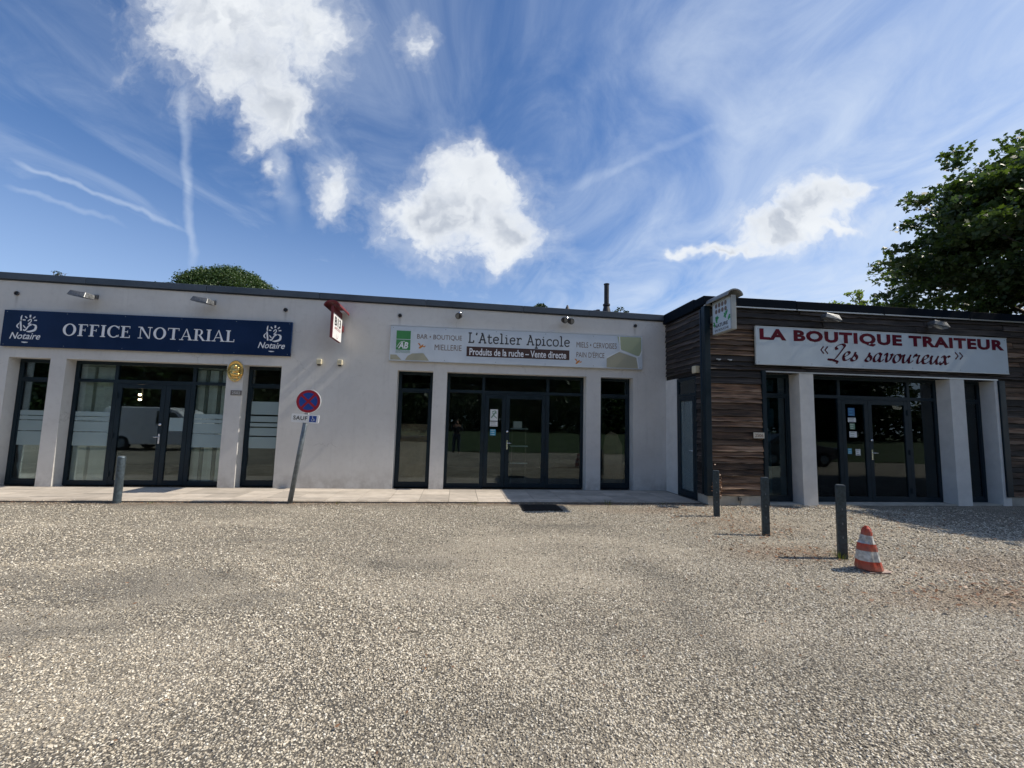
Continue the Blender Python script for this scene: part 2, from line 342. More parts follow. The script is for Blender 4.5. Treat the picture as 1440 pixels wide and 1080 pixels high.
def thing(name, loc, label, cat, group=None):
    o = bpy.data.objects.new(name, None); COL.objects.link(o); o.location = loc; o.empty_display_size = .1
    return tag(o, label, cat, group)
def front(x0, z0, Y): return lambda a, b, d: (x0+a, Y-d, z0+b)

def text_into(mb, s_, M, x0, x1, z0, z1, bold=0., shear=0., depth=.004, sp=1.):
    """built-in sans letters scaled into the box x0..x1, z0..z1 of the plane M (cap height fills the box)"""
    c = bpy.data.curves.new('t', 'FONT'); c.body = s_; c.size = 1; c.offset = bold; c.shear = shear; c.resolution_u = 3; c.space_character = sp
    o = bpy.data.objects.new('t', c); COL.objects.link(o); dg = bpy.context.evaluated_depsgraph_get()
    me = bpy.data.meshes.new_from_object(o.evaluated_get(dg)); bpy.data.objects.remove(o); bpy.data.curves.remove(c)
    v = np.array([q.co[:] for q in me.vertices]); a0, a1 = v[:, 0].min(), v[:, 0].max(); b0, b1 = v[:, 1].min(), v[:, 1].max()
    vs = [M(x0+(p[0]-a0)/(a1-a0)*(x1-x0), z0+(p[1]-b0)/(b1-b0)*(z1-z0), depth) for p in v]
    mb.add(vs, [tuple(p.vertices) for p in me.polygons]); bpy.data.meshes.remove(me)

def smooth_pts(pts, k=6):
    p = [np.array(q, float) for q in pts]
    if len(p) < 3: return p
    out = []; q = [2*p[0]-p[1]]+p+[2*p[-1]-p[-2]]
    for i in range(1, len(q)-2):
        for j in range(k):
            t = j/k; out.append(.5*((2*q[i])+(-q[i-1]+q[i+1])*t+(2*q[i-1]-5*q[i]+4*q[i+1]-q[i+2])*t*t+(-q[i-1]+3*q[i]-3*q[i+1]+q[i+2])*t**3))
    out.append(p[-1]); return out
class Pen:
    """draws letters of the sign painter's alphabets used on the boards, each stroke a hair above the one before"""
    def __init__(s, mb, M, x, z, h, d=.004, slant=0., xs=1.): s.mb, s.M, s.x, s.z, s.h, s.d, s.sl, s.xs = mb, M, x, z, h, d, slant, xs
    def P(s, a, b): return (s.x+(a*s.xs+b*s.sl)*s.h, s.z+b*s.h)
    def poly(s, pts): s.d += .00012; s.mb.flat([s.P(a, b) for a, b in pts], s.M, s.d)
    def rect(s, a0, b0, a1, b1): s.poly([(a0, b0), (a1, b0), (a1, b1), (a0, b1)])
    def ring(s, cx, cy, rx, ry, th, tn, d0=0, d1=360, n=28):
        s.d += .00012
        for i in range(n):
            q = [math.radians(d0+(d1-d0)*(i+k)/n) for k in (0, 1)]
            o = [(cx+rx*math.cos(a), cy+ry*math.sin(a)) for a in q]; e = [(cx+(rx-th)*math.cos(a), cy+(ry-tn)*math.sin(a)) for a in q]
            s.mb.flat([s.P(*k) for k in (o[0], o[1], e[1], e[0])], s.M, s.d)
    def stroke(s, pts, w, nib=None, wmin=None, k=6, taper=False):
        pts = smooth_pts(pts, k); L = []; Rr = []; s.d += .00012; n = len(pts)
        for i in range(n):
            d = pts[min(i+1, n-1)]-pts[max(i-1, 0)]; d = d/(np.linalg.norm(d)+1e-9)
            ww = w if nib is None else wmin+(w-wmin)*abs(math.sin(math.atan2(d[1], d[0])-nib))**1.5
            if taper: ww = w*(.15+.85*math.sin(math.pi*i/(n-1))**.7)
            nn = np.array([-d[1], d[0]])*ww/2; L.append(pts[i]+nn); Rr.append(pts[i]-nn)
        for i in range(n-1): s.mb.flat([s.P(*q) for q in (Rr[i], Rr[i+1], L[i+1], L[i])], s.M, s.d)

SERIF_W = dict(O=.98, F=.72, I=.46, C=.88, E=.76, N=1.0, T=.84, A=.92, R=.84, L=.74); SERIF_W[' '] = .42
def serif(pen, ch):
    th, tn = .175, .07
    def sf(x, y, w=.34): pen.rect(x-w/2, y, x+w/2, y+tn)
    if ch == 'O': pen.ring(.46, .5, .43, .52, .18, .075)
    elif ch == 'I': pen.rect(.14, 0, .14+th, 1); sf(.215, 0); sf(.215, 1-tn)
    elif ch in 'FE':
        pen.rect(.12, 0, .12+th, 1); sf(.195, 0); pen.rect(.02, 1-tn, .64, 1); pen.rect(.6, .80, .64, 1-tn)
        pen.rect(.12+th, .49, .5, .545); pen.rect(.47, .40, .51, .64)
        if ch == 'E': pen.rect(.3, 0, .66, tn); pen.rect(.62, 0, .67, .22)
    elif ch == 'L': pen.rect(.12, 0, .12+th, 1); sf(.195, 1-tn); sf(.195, 0); pen.rect(.3, 0, .64, tn); pen.rect(.6, 0, .65, .24)
    elif ch == 'T': pen.rect(.33, 0, .33+th, 1); sf(.405, 0, .38); pen.rect(.02, 1-tn, .79, 1); pen.rect(.02, .78, .06, 1); pen.rect(.75, .78, .79, 1)
    elif ch == 'N':
        pen.rect(.14, 0, .20, 1); pen.rect(.76, 0, .82, 1); pen.poly([(.10, 1), (.27, 1), (.82, 0), (.70, 0)]); sf(.17, 0, .3); sf(.10, 1-tn, .2); sf(.79, 1-tn, .3)
    elif ch == 'A':
        pen.poly([(.10, 0), (.16, 0), (.46, .93), (.42, 1)]); pen.poly([(.66, 0), (.83, 0), (.47, 1), (.41, 1)]); pen.rect(.25, .3, .65, .355); sf(.13, 0, .28); sf(.745, 0, .32)
    elif ch == 'R':
        pen.rect(.12, 0, .12+th, 1); sf(.195, 0); pen.rect(.02, 1-tn, .4, 1); pen.rect(.2, .46, .42, .51)
        pen.ring(.38, .73, .27, .27, .14, .05, -90, 90, 14); pen.poly([(.36, .48), (.52, .48), (.82, 0), (.66, 0)]); sf(.74, 0, .2)
    elif ch == 'C':
        pen.ring(.47, .5, .44, .52, .18, .075, 42, 318, 26); pen.rect(.75, .70, .80, .98); pen.rect(.75, .05, .80, .25)
def serif_text(mb, s_, M, x0, x1, z, h, d=.004):
    tot = sum(SERIF_W[c] for c in s_); xs = (x1-x0)/(tot*h); x = x0
    for c in s_:
        if c != ' ': serif(Pen(mb, M, x, z, h, d, xs=xs), c)
        x += SERIF_W[c]*h*xs

TW = {  # typewriter face: (width, strokes); cap height 1, x-height .64
 'L': (.66, [[(.2, .95), (.2, .04)], [(.06, .96), (.38, .96)], [(.06, .04), (.58, .04)], [(.56, .04), (.56, .26)]]),
 "'": (.34, [[(.2, 1.0), (.14, .76)]]),
 'A': (.80, [[(.14, .04), (.40, .96)], [(.40, .96), (.66, .04)], [(.24, .34), (.56, .34)], [(.02, .04), (.26, .04)], [(.54, .04), (.78, .04)], [(.26, .96), (.42, .96)]]),
 't': (.58, [[(.22, .88), (.22, .2)], [(.22, .2), (.26, .05), (.40, .03), (.52, .12)], [(.06, .62), (.48, .62)]]),
 'e': (.64, [[(.1, .36), (.54, .36)], [(.54, .36), (.5, .55), (.33, .64), (.13, .54), (.08, .33), (.16, .1), (.34, .02), (.54, .12)]]),
 'l': (.48, [[(.22, .98), (.22, .04)], [(.06, .98), (.24, .98)], [(.04, .04), (.42, .04)]]),
 'i': (.48, [[(.22, .62), (.22, .04)], [(.06, .62), (.24, .62)], [(.04, .04), (.42, .04)], [(.2, .88), (.2, .80)]]),
 'r': (.60, [[(.2, .62), (.2, .04)], [(.05, .62), (.22, .62)], [(.05, .04), (.4, .04)], [(.2, .42), (.32, .6), (.46, .63), (.54, .52)]]),
 'p': (.68, [[(.18, .62), (.18, -.26)], [(.04, .62), (.2, .62)], [(.04, -.26), (.34, -.26)], [(.18, .46), (.34, .64), (.54, .56), (.6, .33), (.5, .1), (.34, .02), (.18, .16)]]),
 'c': (.62, [[(.54, .48), (.44, .62), (.26, .62), (.1, .48), (.08, .26), (.18, .06), (.36, .01), (.54, .12)]]),
 'o': (.66, [[(.32, .64), (.14, .57), (.07, .33), (.14, .09), (.32, .02), (.50, .09), (.57, .33), (.50, .57), (.32, .64)]]), ' ': (.42, [])}
def tw_text(mb, s_, M, x0, x1, z, h, w=.085, d=.004):
    tot = sum(TW[c][0] for c in s_); xs = (x1-x0)/(tot*h); x = x0
    for c in s_:
        p = Pen(mb, M, x, z, h, d, xs=xs)
        for st in TW[c][1]:
            if st == TW["'"][1][0]: p.stroke(st, .13)
            else: p.stroke(st, w)
        x += TW[c][0]*h*xs
SC = {  # round-hand script
 'L': (.62, [[(.30, .74), (.22, .90), (.34, 1.06), (.56, 1.14), (.70, 1.02), (.60, .76), (.44, .42), (.28, .12), (.10, -.01), (-.16, .04)], [(-.16, .04), (.06, .02), (.26, -.05), (.40, -.12), (.38, -.26)]]),
 'e': (.50, [[(.06, .24), (.28, .34), (.40, .50), (.34, .62), (.2, .56), (.1, .3), (.16, .04), (.34, .04), (.52, .2)]]),
 's': (.46, [[(.02, .06), (.2, .4), (.26, .64)], [(.26, .64), (.24, .46), (.36, .28), (.34, .08), (.2, 0), (.08, .06), (.10, .16)]]),
 'a': (.62, [[(.46, .52), (.34, .62), (.18, .5), (.08, .24), (.12, .04), (.26, .04), (.42, .3)], [(.50, .62), (.42, .3), (.42, .06), (.52, .04), (.66, .2)]]),
 'v': (.54, [[(.02, .46), (.14, .62), (.2, .5), (.18, .2), (.24, .02), (.4, .2), (.48, .5), (.44, .62)], [(.44, .60), (.52, .52), (.62, .56)]]),
 'o': (.54, [[(.34, .62), (.16, .52), (.07, .26), (.12, .04), (.26, .0), (.42, .18), (.46, .42), (.34, .62)], [(.36, .60), (.46, .52), (.60, .56)]]),
 'u': (.66, [[(.02, .4), (.14, .62)], [(.16, .62), (.09, .3), (.12, .04), (.26, .06), (.44, .4)], [(.52, .62), (.44, .3), (.46, .05), (.56, .04), (.70, .2)]]),
 'r': (.50, [[(.02, .4), (.14, .66), (.2, .54), (.36, .56), (.30, .3), (.30, .06), (.40, .03), (.54, .2)]]),
 'x': (.60, [[(.04, .48), (.16, .62), (.26, .5), (.3, .2), (.38, .02), (.54, .14)], [(.54, .54), (.46, .62), (.34, .5), (.22, .2), (.10, .0), (.0, .08)]]), ' ': (.36, [])}
def sc_text(mb, s_, M, x0, x1, z, h, d=.004):
    tot = sum(SC[c][0] for c in s_)+.2; xs = (x1-x0)/(tot*h); x = x0
    for c in s_:
        p = Pen(mb, M, x, z, h, d, xs=xs, slant=.22)
        for st in SC[c][1]: p.stroke(st, .19, nib=R(38), wmin=.04)
        x += SC[c][0]*h*xs

# ------------------------------------------------------------------ ground
WY = -1.798                       # front face of the timber block
TAR = [(-2.75, -5.65, 1.05, .6, 1), (-1.7, -6.1, .6, .26, .8), (-3.1, -6.6, .8, .3, .8), (-4.2, -5.45, 1.0, .35, .7), (-.4, -5.2, .9, .34, .75), (2.25, -5.6, .3, .9, .5), (2.0, -6.9, .3, 1.0, .5), (.3, -7.9, .8, .5, .35), (2.4, -7.7, .9, .6, .35), (1.7, -3.5, 1.2, .2, .6), (-2.4, -4.2, 1.0, .16, .5), (1.2, -7.0, .9, .3, .3)]   # worn bare patches (x, y, half sizes, strength)
EARTH = [(5.3, -6.55, 1.3, .38, .9), (4.4, -5.05, 1.0, .5, .8), (5.0, -3.4, 1.1, .8, .55), (6.6, -5.6, 1.4, .5, .6), (4.0, -2.3, 1.6, .35, .6), (-4, -1.75, 6, .16, .7), (1.5, -1.75, 4, .15, .8)]
def f_gravel(t, b, tc):
    geo = t.n('ShaderNodeNewGeometry').outputs['Position']; x, y, z = t.sep(geo)
    wv = t.noise(geo, 30, 2, .5, out=1); g2 = t.v('ADD', geo, t.v('SCALE', wv, sc=.02))
    def vor(scale, feat='F1'):
        q = t.n('ShaderNodeTexVoronoi', feature=feat); t.put(q.inputs['Vector'], g2); q.inputs['Scale'].default_value = scale; return q
    v1 = vor(72); v2 = vor(120)
    cell = t.sep(v1.outputs['Color'])[0]; cell2 = t.sep(v2.outputs['Color'])[1]; dist = v1.outputs['Distance']
    stone = t.ramp(cell, [(0, (.10, .088, .070)), (.22, (.26, .225, .168)), (.55, (.47, .41, .31)), (.8, (.63, .565, .445)), (1, (.80, .74, .61))])
    stone = t.mix(t.m('MULTIPLY', t.ss(cell2, .55, .9), .5), stone, (.70, .64, .53))
    gap = t.ss(dist, .30, .62); c = t.mix(t.m('MULTIPLY', gap, .85), stone, (.075, .066, .056))
    # worn, tarry and dusty patches
    big = t.noise(t.xyz(t.m('MULTIPLY', x, .55), y, 0), .75, 5, .6, .6); big2 = t.noise(t.xyz(x, t.m('MULTIPLY', y, 1.6), 7), .42, 4, .55, .8)
    tar = t.m('MULTIPLY', t.ss(big, .54, .74), .45)
    def blob(cx, cy, sx, sy, r0=1.):
        e = t.v('LENGTH', t.xyz(t.m('DIVIDE', t.m('SUBTRACT', x, cx), sx), t.m('DIVIDE', t.m('SUBTRACT', y, cy), sy), 0))
        return t.ss(t.m('ADD', e, t.m('MULTIPLY', t.m('SUBTRACT', big, .5), 1.6)), 1.1*r0, .2, 0., 1.)
    for bl in TAR:
        tar = t.m('MAXIMUM', tar, t.m('MULTIPLY', blob(*bl[:4]), bl[4]))
    c = t.mix(t.m('MULTIPLY', tar, .62), c, t.mix(.5, c, (.07, .072, .072), 'MULTIPLY'))
    c = t.mix(t.m('MULTIPLY', tar, .30), c, (.10, .10, .10))
    dust = t.ss(big2, .48, .68); c = t.mix(t.m('MULTIPLY', dust, .30), c, (.58, .51, .40))
    earth = 0.
    for bl in EARTH: earth = t.m('MAXIMUM', earth, t.m('MULTIPLY', blob(*bl[:4]), bl[4]))
    c = t.mix(t.m('MULTIPLY', earth, .50), c, (.24, .165, .11))
    # loose dirt gathered along the kerb line
    edge = t.m('MULTIPLY', t.ss(y, -2.15, -1.72), t.ss(t.noise(geo, 2.2, 5, .7), .42, .62)); c = t.mix(t.m('MULTIPLY', edge, .6), c, (.12, .095, .07))
    # beyond the lot, verge green
    far = t.ss(t.m('ABSOLUTE', t.m('SUBTRACT', y, 2.)), 38., 44.); c = t.mix(far, c, (.07, .09, .035))
    t.put(b.inputs['Base Color'], c)
    hgt = t.m('ADD', t.m('MULTIPLY', t.m('SUBTRACT', 1, dist), t.ss(cell, 0, 1, .6, 1.4)), t.m('MULTIPLY', t.noise(geo, 160, 3, .6), .4))
    bp = t.n('ShaderNodeBump'); bp.inputs['Strength'].default_value = 1.; bp.inputs['Distance'].default_value = .010
    t.l.new(hgt, bp.inputs['Height']); t.l.new(bp.outputs[0], b.inputs['Normal'])
mat('gravel', rough=.85, spec=.3, fn=f_gravel)
GZ = -.03
def ground():
    # one sheet, finely divided and gently uneven in the lot, out to the horizon
    xs = np.concatenate([[-900, -200, -60, -25], np.arange(-14, 18.01, .25), [25, 60, 200, 900]])
    ys = np.concatenate([[-900, -200, -60, -25], np.arange(-14, -1.01, .25), [4, 12, 30, 200, 900]])
    vs = []; 
    for y in ys:
        for x in xs:
            d = 0
            if -13 < x < 17 and -13 < y < -2.1:
                d = .012*math.sin(x*1.3+.7*y)*math.cos(y*1.1-.4*x)+.006*math.sin(3.1*x+2.2*y)
            vs.append((x, y, GZ+d-.004*(abs(d) > 0)))
    n = len(xs); fs = [(j*n+i, j*n+i+1, (j+1)*n+i+1, (j+1)*n+i) for j in range(len(ys)-1) for i in range(n-1)]
    o = MB().add(vs, fs).build('ground', 'gravel', origin=(0, 0, 0), w=False, smooth=True); tag(o, kind='structure')
ground()

def chips():
    """loose pale chippings lying on the lot: one stuff object, stones scattered by geometry nodes"""
    pts = []; scl = []
    def zone(x0, x1, y0, y1, dens, s0, s1):
        n = int((x1-x0)*(y1-y0)*dens); p = np.stack([rng.uniform(x0, x1, n), rng.uniform(y0, y1, n)], 1)
        # thin out by view wedge so that only ground the lot view can show is covered
        a = np.arctan2(p[:, 0], p[:, 1]+11.3); k = (a > -.95) & (a < 1.12); p = p[k]
        q = np.sin(p[:, 0]*.9+1.3*np.sin(p[:, 1]*.8))*np.cos(p[:, 1]*.7+.5*p[:, 0]); k = rng.random(len(p)) < np.clip(.75+.45*q, .35, 1); p = p[k]
        pts.append(p); scl.append(rng.uniform(s0, s1, len(p))**1)
    zone(-4.5, 5.5, -9.0, -6.9, 8200, .0030, .0082); zone(-6, 8.5, -6.9, -5.0, 3000, .0045, .0100)
    zone(-9, 9.5, -5.0, -1.68, 1000, .005, .0115)
    zone(4.9, 11, -6.3, -1.9, 520, .009, .017); zone(3.6, 4.9, -5.2, -1.9, 160, .008, .014)
    p = np.concatenate(pts); s_ = np.concatenate(scl)
    n_ = 1500; q_ = np.stack([rng.uniform(-11, 5.1, n_), -1.62+np.abs(rng.normal(0, .05, n_))-.03], 1); n0 = len(p); p = np.concatenate([p, q_]); s_ = np.concatenate([s_, rng.uniform(.004, .009, n_)])
    d = .012*np.sin(p[:, 0]*1.3+.7*p[:, 1])*np.cos(p[:, 1]*1.1-.4*p[:, 0])+.006*np.sin(3.1*p[:, 0]+2.2*p[:, 1])
    z = GZ+d-.004; z[n0:] = np.where(p[n0:, 1] > -1.62, 0., GZ)
    tr = np.zeros(len(p)); nz_ = .30*np.sin(p[:, 0]*3.1+1.7*np.sin(p[:, 1]*2.3))+.25*np.sin(p[:, 1]*4.3+1.3*np.sin(p[:, 0]*3.7+1))+.12*np.sin(p[:, 0]*9+p[:, 1]*7)
    for cx, cy, sx, sy, kk in TAR:
        e = np.hypot((p[:, 0]-cx)/sx, (p[:, 1]-cy)/sy)+nz_*.55; tr = np.maximum(tr, kk*np.clip((1.25-e)/.95, 0, 1))
    tr = np.clip(tr+.22*np.sin(p[:, 0]*.8+1.9*np.sin(p[:, 1]*.5+2))*np.sin(p[:, 1]*1.7+.8*np.sin(p[:, 0]*1.1))+.10*np.sin(p[:, 0]*2.3+p[:, 1]*3.9), 0, 1)
    ea = np.zeros(len(p))
    for cx, cy, sx, sy, kk in EARTH:
        e = np.hypot((p[:, 0]-cx)/sx, (p[:, 1]-cy)/sy)+nz_*.55; ea = np.maximum(ea, kk*np.clip((1.25-e)/.95, 0, 1))
    keep = rng.random(len(p)) > np.maximum(tr*.55, ea*.45); p, s_, z, tr, ea = p[keep], s_[keep], z[keep], tr[keep], ea[keep]
    me = bpy.data.meshes.new('gravel_chippings'); me.vertices.add(len(p)); me.vertices.foreach_set('co', np.stack([p[:, 0], p[:, 1], z+s_*.25], 1).ravel())
    at = me.attributes.new('tar', 'FLOAT', 'POINT'); at.data.foreach_set('value', tr)
    at = me.attributes.new('earth', 'FLOAT', 'POINT'); at.data.foreach_set('value', ea)
    at = me.attributes.new('sc', 'FLOAT', 'POINT'); at.data.foreach_set('value', s_)
    rot = np.stack([rng.normal(0, .35, len(p)), rng.normal(0, .35, len(p)), rng.uniform(0, 6.28, len(p))], 1)
    at = me.attributes.new('rt', 'FLOAT_VECTOR', 'POINT'); at.data.foreach_set('vector', rot.ravel())
    at = me.attributes.new('ix', 'INT', 'POINT'); at.data.foreach_set('value', rng.integers(0, 5, len(p)).astype(np.int32))
    o = bpy.data.objects.new('gravel_chippings', me); COL.objects.link(o)
    def f(t, b, tc):
        r_ = t.n('ShaderNodeObjectInfo').outputs['Random']
        c = t.ramp(r_, [(0, (.08, .07, .055)), (.20, (.28, .24, .185)), (.55, (.56, .49, .38)), (.85, (.72, .65, .53)), (1, (.87, .82, .71))])
        at = t.n('ShaderNodeAttribute', attribute_name='tar', attribute_type='INSTANCER')
        c = t.mix(t.m('MULTIPLY', at.outputs['Fac'], .62), c, t.mix(1., c, (.30, .31, .31), 'MULTIPLY'))
        at = t.n('ShaderNodeAttribute', attribute_name='earth', attribute_type='INSTANCER'); c = t.mix(t.m('MULTIPLY', at.outputs['Fac'], .6), c, t.mix(1., c, (.60, .42, .30), 'MULTIPLY')); t.put(b.inputs['Base Color'], c)
    m = mat('chipping', rough=.8, fn=f)
    srcs = []; col = bpy.data.collections.new('chipping_shapes')
    g = bpy.data.node_groups.new('scatter', 'GeometryNodeTree'); g.interface.new_socket('Geometry', in_out='INPUT', socket_type='NodeSocketGeometry'); g.interface.new_socket('Geometry', in_out='OUTPUT', socket_type='NodeSocketGeometry')
    gi = g.nodes.new('NodeGroupInput'); go = g.nodes.new('NodeGroupOutput')
    gg = g.nodes.new('GeometryNodeGeometryToInstance')
    # stone shapes: roughened icospheres made inside the node tree, displaced by noise
    for k in range(5):
        ic = g.nodes.new('GeometryNodeMeshIcoSphere'); ic.inputs['Radius'].default_value = 1; ic.inputs['Subdivisions'].default_value = 1
        sp = g.nodes.new('GeometryNodeSetPosition'); nz = g.nodes.new('ShaderNodeTexNoise'); nz.noise_dimensions = '4D'; nz.inputs['W'].default_value = k*3.7; nz.inputs['Scale'].default_value = .9
        ps = g.nodes.new('GeometryNodeInputPosition'); su = g.nodes.new('ShaderNodeVectorMath'); su.operation = 'SUBTRACT'; su.inputs[1].default_value = (.5, .5, .5)
        sc = g.nodes.new('ShaderNodeVectorMath'); sc.operation = 'SCALE'; sc.inputs['Scale'].default_value = 1.6
        g.links.new(ps.outputs[0], nz.inputs['Vector']); g.links.new(nz.outputs['Color'], su.inputs[0]); g.links.new(su.outputs[0], sc.inputs[0])
        g.links.new(ic.outputs[0], sp.inputs['Geometry']); g.links.new(sc.outputs[0], sp.inputs['Offset'])
        tf = g.nodes.new('GeometryNodeTransform'); tf.inputs['Scale'].default_value = (1.15, .8, .52); g.links.new(sp.outputs[0], tf.inputs[0])
        sm = g.nodes.new('GeometryNodeSetMaterial'); sm.inputs['Material'].default_value = m; g.links.new(tf.outputs[0], sm.inputs[0])
        srcs.append(sm)
    for sm in reversed(srcs): g.links.new(sm.outputs[0], gg.inputs[0])
    ip = g.nodes.new('GeometryNodeInstanceOnPoints'); g.links.new(gi.outputs[0], ip.inputs['Points']); g.links.new(gg.outputs[0], ip.inputs['Instance'])
    ip.inputs['Pick Instance'].default_value = True
    def attr(nm, ty):
        a = g.nodes.new('GeometryNodeInputNamedAttribute'); a.data_type = ty; a.inputs['Name'].default_value = nm
        return next(q for q in a.outputs if q.enabled and q.name == 'Attribute')
    g.links.new(attr('ix', 'INT'), ip.inputs['Instance Index']); g.links.new(attr('sc', 'FLOAT'), ip.inputs['Scale'])
    er = g.nodes.new('FunctionNodeEulerToRotation'); g.links.new(attr('rt', 'FLOAT_VECTOR'), er.inputs[0]); g.links.new(er.outputs[0], ip.inputs['Rotation'])
    g.links.new(ip.outputs[0], go.inputs[0])
    md = o.modifiers.new('scatter', 'NODES'); md.node_group = g
    tag(o, 'loose pale limestone chippings strewn over the whole car park', 'gravel', kind='stuff')
chips()

# terrace of grey paving tiles in front of the rendered building
def f_tile(t, b, tc):
    geo = t.n('ShaderNodeNewGeometry').outputs['Position']; oi = t.n('ShaderNodeObjectInfo').outputs['Random']
    n = t.noise(geo, 4, 6, .65); n2 = t.noise(t.v('MULTIPLY', geo, (1, 4, 1)), 1.1, 4, .6)
    c = t.mix(t.ss(n, .3, .7), (.54, .475, .40), (.43, .375, .31)); c = t.mix(t.m('MULTIPLY', t.ss(n2, .45, .75), .4), c, (.26, .235, .205))
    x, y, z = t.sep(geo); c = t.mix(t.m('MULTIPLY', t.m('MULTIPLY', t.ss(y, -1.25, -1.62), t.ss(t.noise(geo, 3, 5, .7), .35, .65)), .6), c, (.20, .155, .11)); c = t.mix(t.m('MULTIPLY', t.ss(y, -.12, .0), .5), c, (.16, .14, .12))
    c = t.v('SCALE', c, sc=t.ss(oi, 0, 1, .84, 1.12)); t.put(b.inputs['Base Color'], c)
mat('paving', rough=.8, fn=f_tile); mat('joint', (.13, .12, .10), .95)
ter = MB().box(-16, 5.19, -1.62, .02, -.10, -.008).build('terrace', 'joint', origin=(-5, -.8, -.03), w=False); tag(ter, kind='structure')
MB().box(5.19, 5.26, -1.79, .02, -.10, -.006).build('terrace_strip', 'joint', ter, w=False)
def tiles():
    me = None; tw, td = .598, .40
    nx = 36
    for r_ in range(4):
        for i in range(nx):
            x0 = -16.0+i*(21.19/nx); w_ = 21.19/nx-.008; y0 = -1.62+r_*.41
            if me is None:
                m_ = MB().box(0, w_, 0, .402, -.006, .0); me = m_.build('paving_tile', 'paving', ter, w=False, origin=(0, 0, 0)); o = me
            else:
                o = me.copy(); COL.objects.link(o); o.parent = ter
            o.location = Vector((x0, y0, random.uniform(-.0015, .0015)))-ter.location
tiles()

# ------------------------------------------------------------------ rendered shop building
ZL = 2.76
def ztop(x): return 4.462-.0150*(x-1.2)
bld = thing('shop_building', (-5, 4, 0), 'long flat-roofed building with white rendered walls and two shop fronts', 'building')
OPEN = [(-9.516, -8.725), (-8.421, -5.182), (-4.833, -4.027), (-1.44, -.609), (-.278, 3.164), (3.531, 4.385)]
def mainwall():
    mb = MB(); x = -16
    for a, b in OPEN: mb.box(x, a, 0, .36, -.05, ZL); x = b
    mb.box(x, 5.6, 0, .36, -.05, ZL)
    # lintel zone with a top that follows the falling parapet
    mb.add([(-16, 0, ZL), (5.6, 0, ZL), (5.6, .36, ZL), (-16, .36, ZL)]+[(-16, 0, ztop(-16)-.13), (5.6, 0, ztop(5.6)-.13), (5.6, .36, ztop(5.6)-.13), (-16, .36, ztop(-16)-.13)],
           [(0, 3, 2, 1), (4, 5, 6, 7), (0, 1, 5, 4), (1, 2, 6, 5), (2, 3, 7, 6), (3, 0, 4, 7)])
    mb.build('wall', 'render_wall', bld)
    MB().box(-16, -15.7, .37, 9, -.05, 4.25).box(-15.7, 5.6, 8.7, 9, -.05, 4.25).build('rear_wall', 'render_wall', bld)
    MB().box(-15.69, 5.6, .37, 8.69, 4.0, 4.1).build('roof', 'roof_gravel', bld)
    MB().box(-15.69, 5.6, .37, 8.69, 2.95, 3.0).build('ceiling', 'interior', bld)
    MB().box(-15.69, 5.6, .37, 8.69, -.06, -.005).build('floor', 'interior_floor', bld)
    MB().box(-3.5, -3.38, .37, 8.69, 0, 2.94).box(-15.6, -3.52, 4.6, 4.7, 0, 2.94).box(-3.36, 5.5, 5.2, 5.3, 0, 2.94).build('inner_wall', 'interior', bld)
    # coping: lengths of folded metal with visible joints
    xs = [-16, -13.2, -10.7, -8.2, -5.75, -3.3, -.85, .62+.9, 3.2, 5.20]
    for a, b in zip(xs[:-1], xs[1:]):
        b -= .006; y0, y1 = -.045, .42; m_ = MB()
        def q(x, dz): return ztop(x)+dz
        for (ya, yb, d0, d1) in ((y0, y1, -.145, .0),):
            m_.add([(a, ya, q(a, d0)), (b, ya, q(b, d0)), (b, yb, q(b, d0)), (a, yb, q(a, d0)), (a, ya, q(a, d1)), (b, ya, q(b, d1)), (b, yb, q(b, d1+.02)), (a, yb, q(a, d1+.02))],
                   [(0, 3, 2, 1), (4, 5, 6, 7), (0, 1, 5, 4), (1, 2, 6, 5), (2, 3, 7, 6), (3, 0, 4, 7)])
        m_.build('coping_length', 'coping_metal', bld, bevel=.006)
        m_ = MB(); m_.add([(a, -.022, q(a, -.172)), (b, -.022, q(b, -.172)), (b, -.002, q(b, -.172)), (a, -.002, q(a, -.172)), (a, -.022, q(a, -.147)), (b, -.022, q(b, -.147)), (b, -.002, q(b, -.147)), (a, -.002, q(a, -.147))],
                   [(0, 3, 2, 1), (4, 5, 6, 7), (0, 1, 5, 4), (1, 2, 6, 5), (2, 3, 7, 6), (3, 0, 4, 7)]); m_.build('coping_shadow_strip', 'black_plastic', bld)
mainwall()

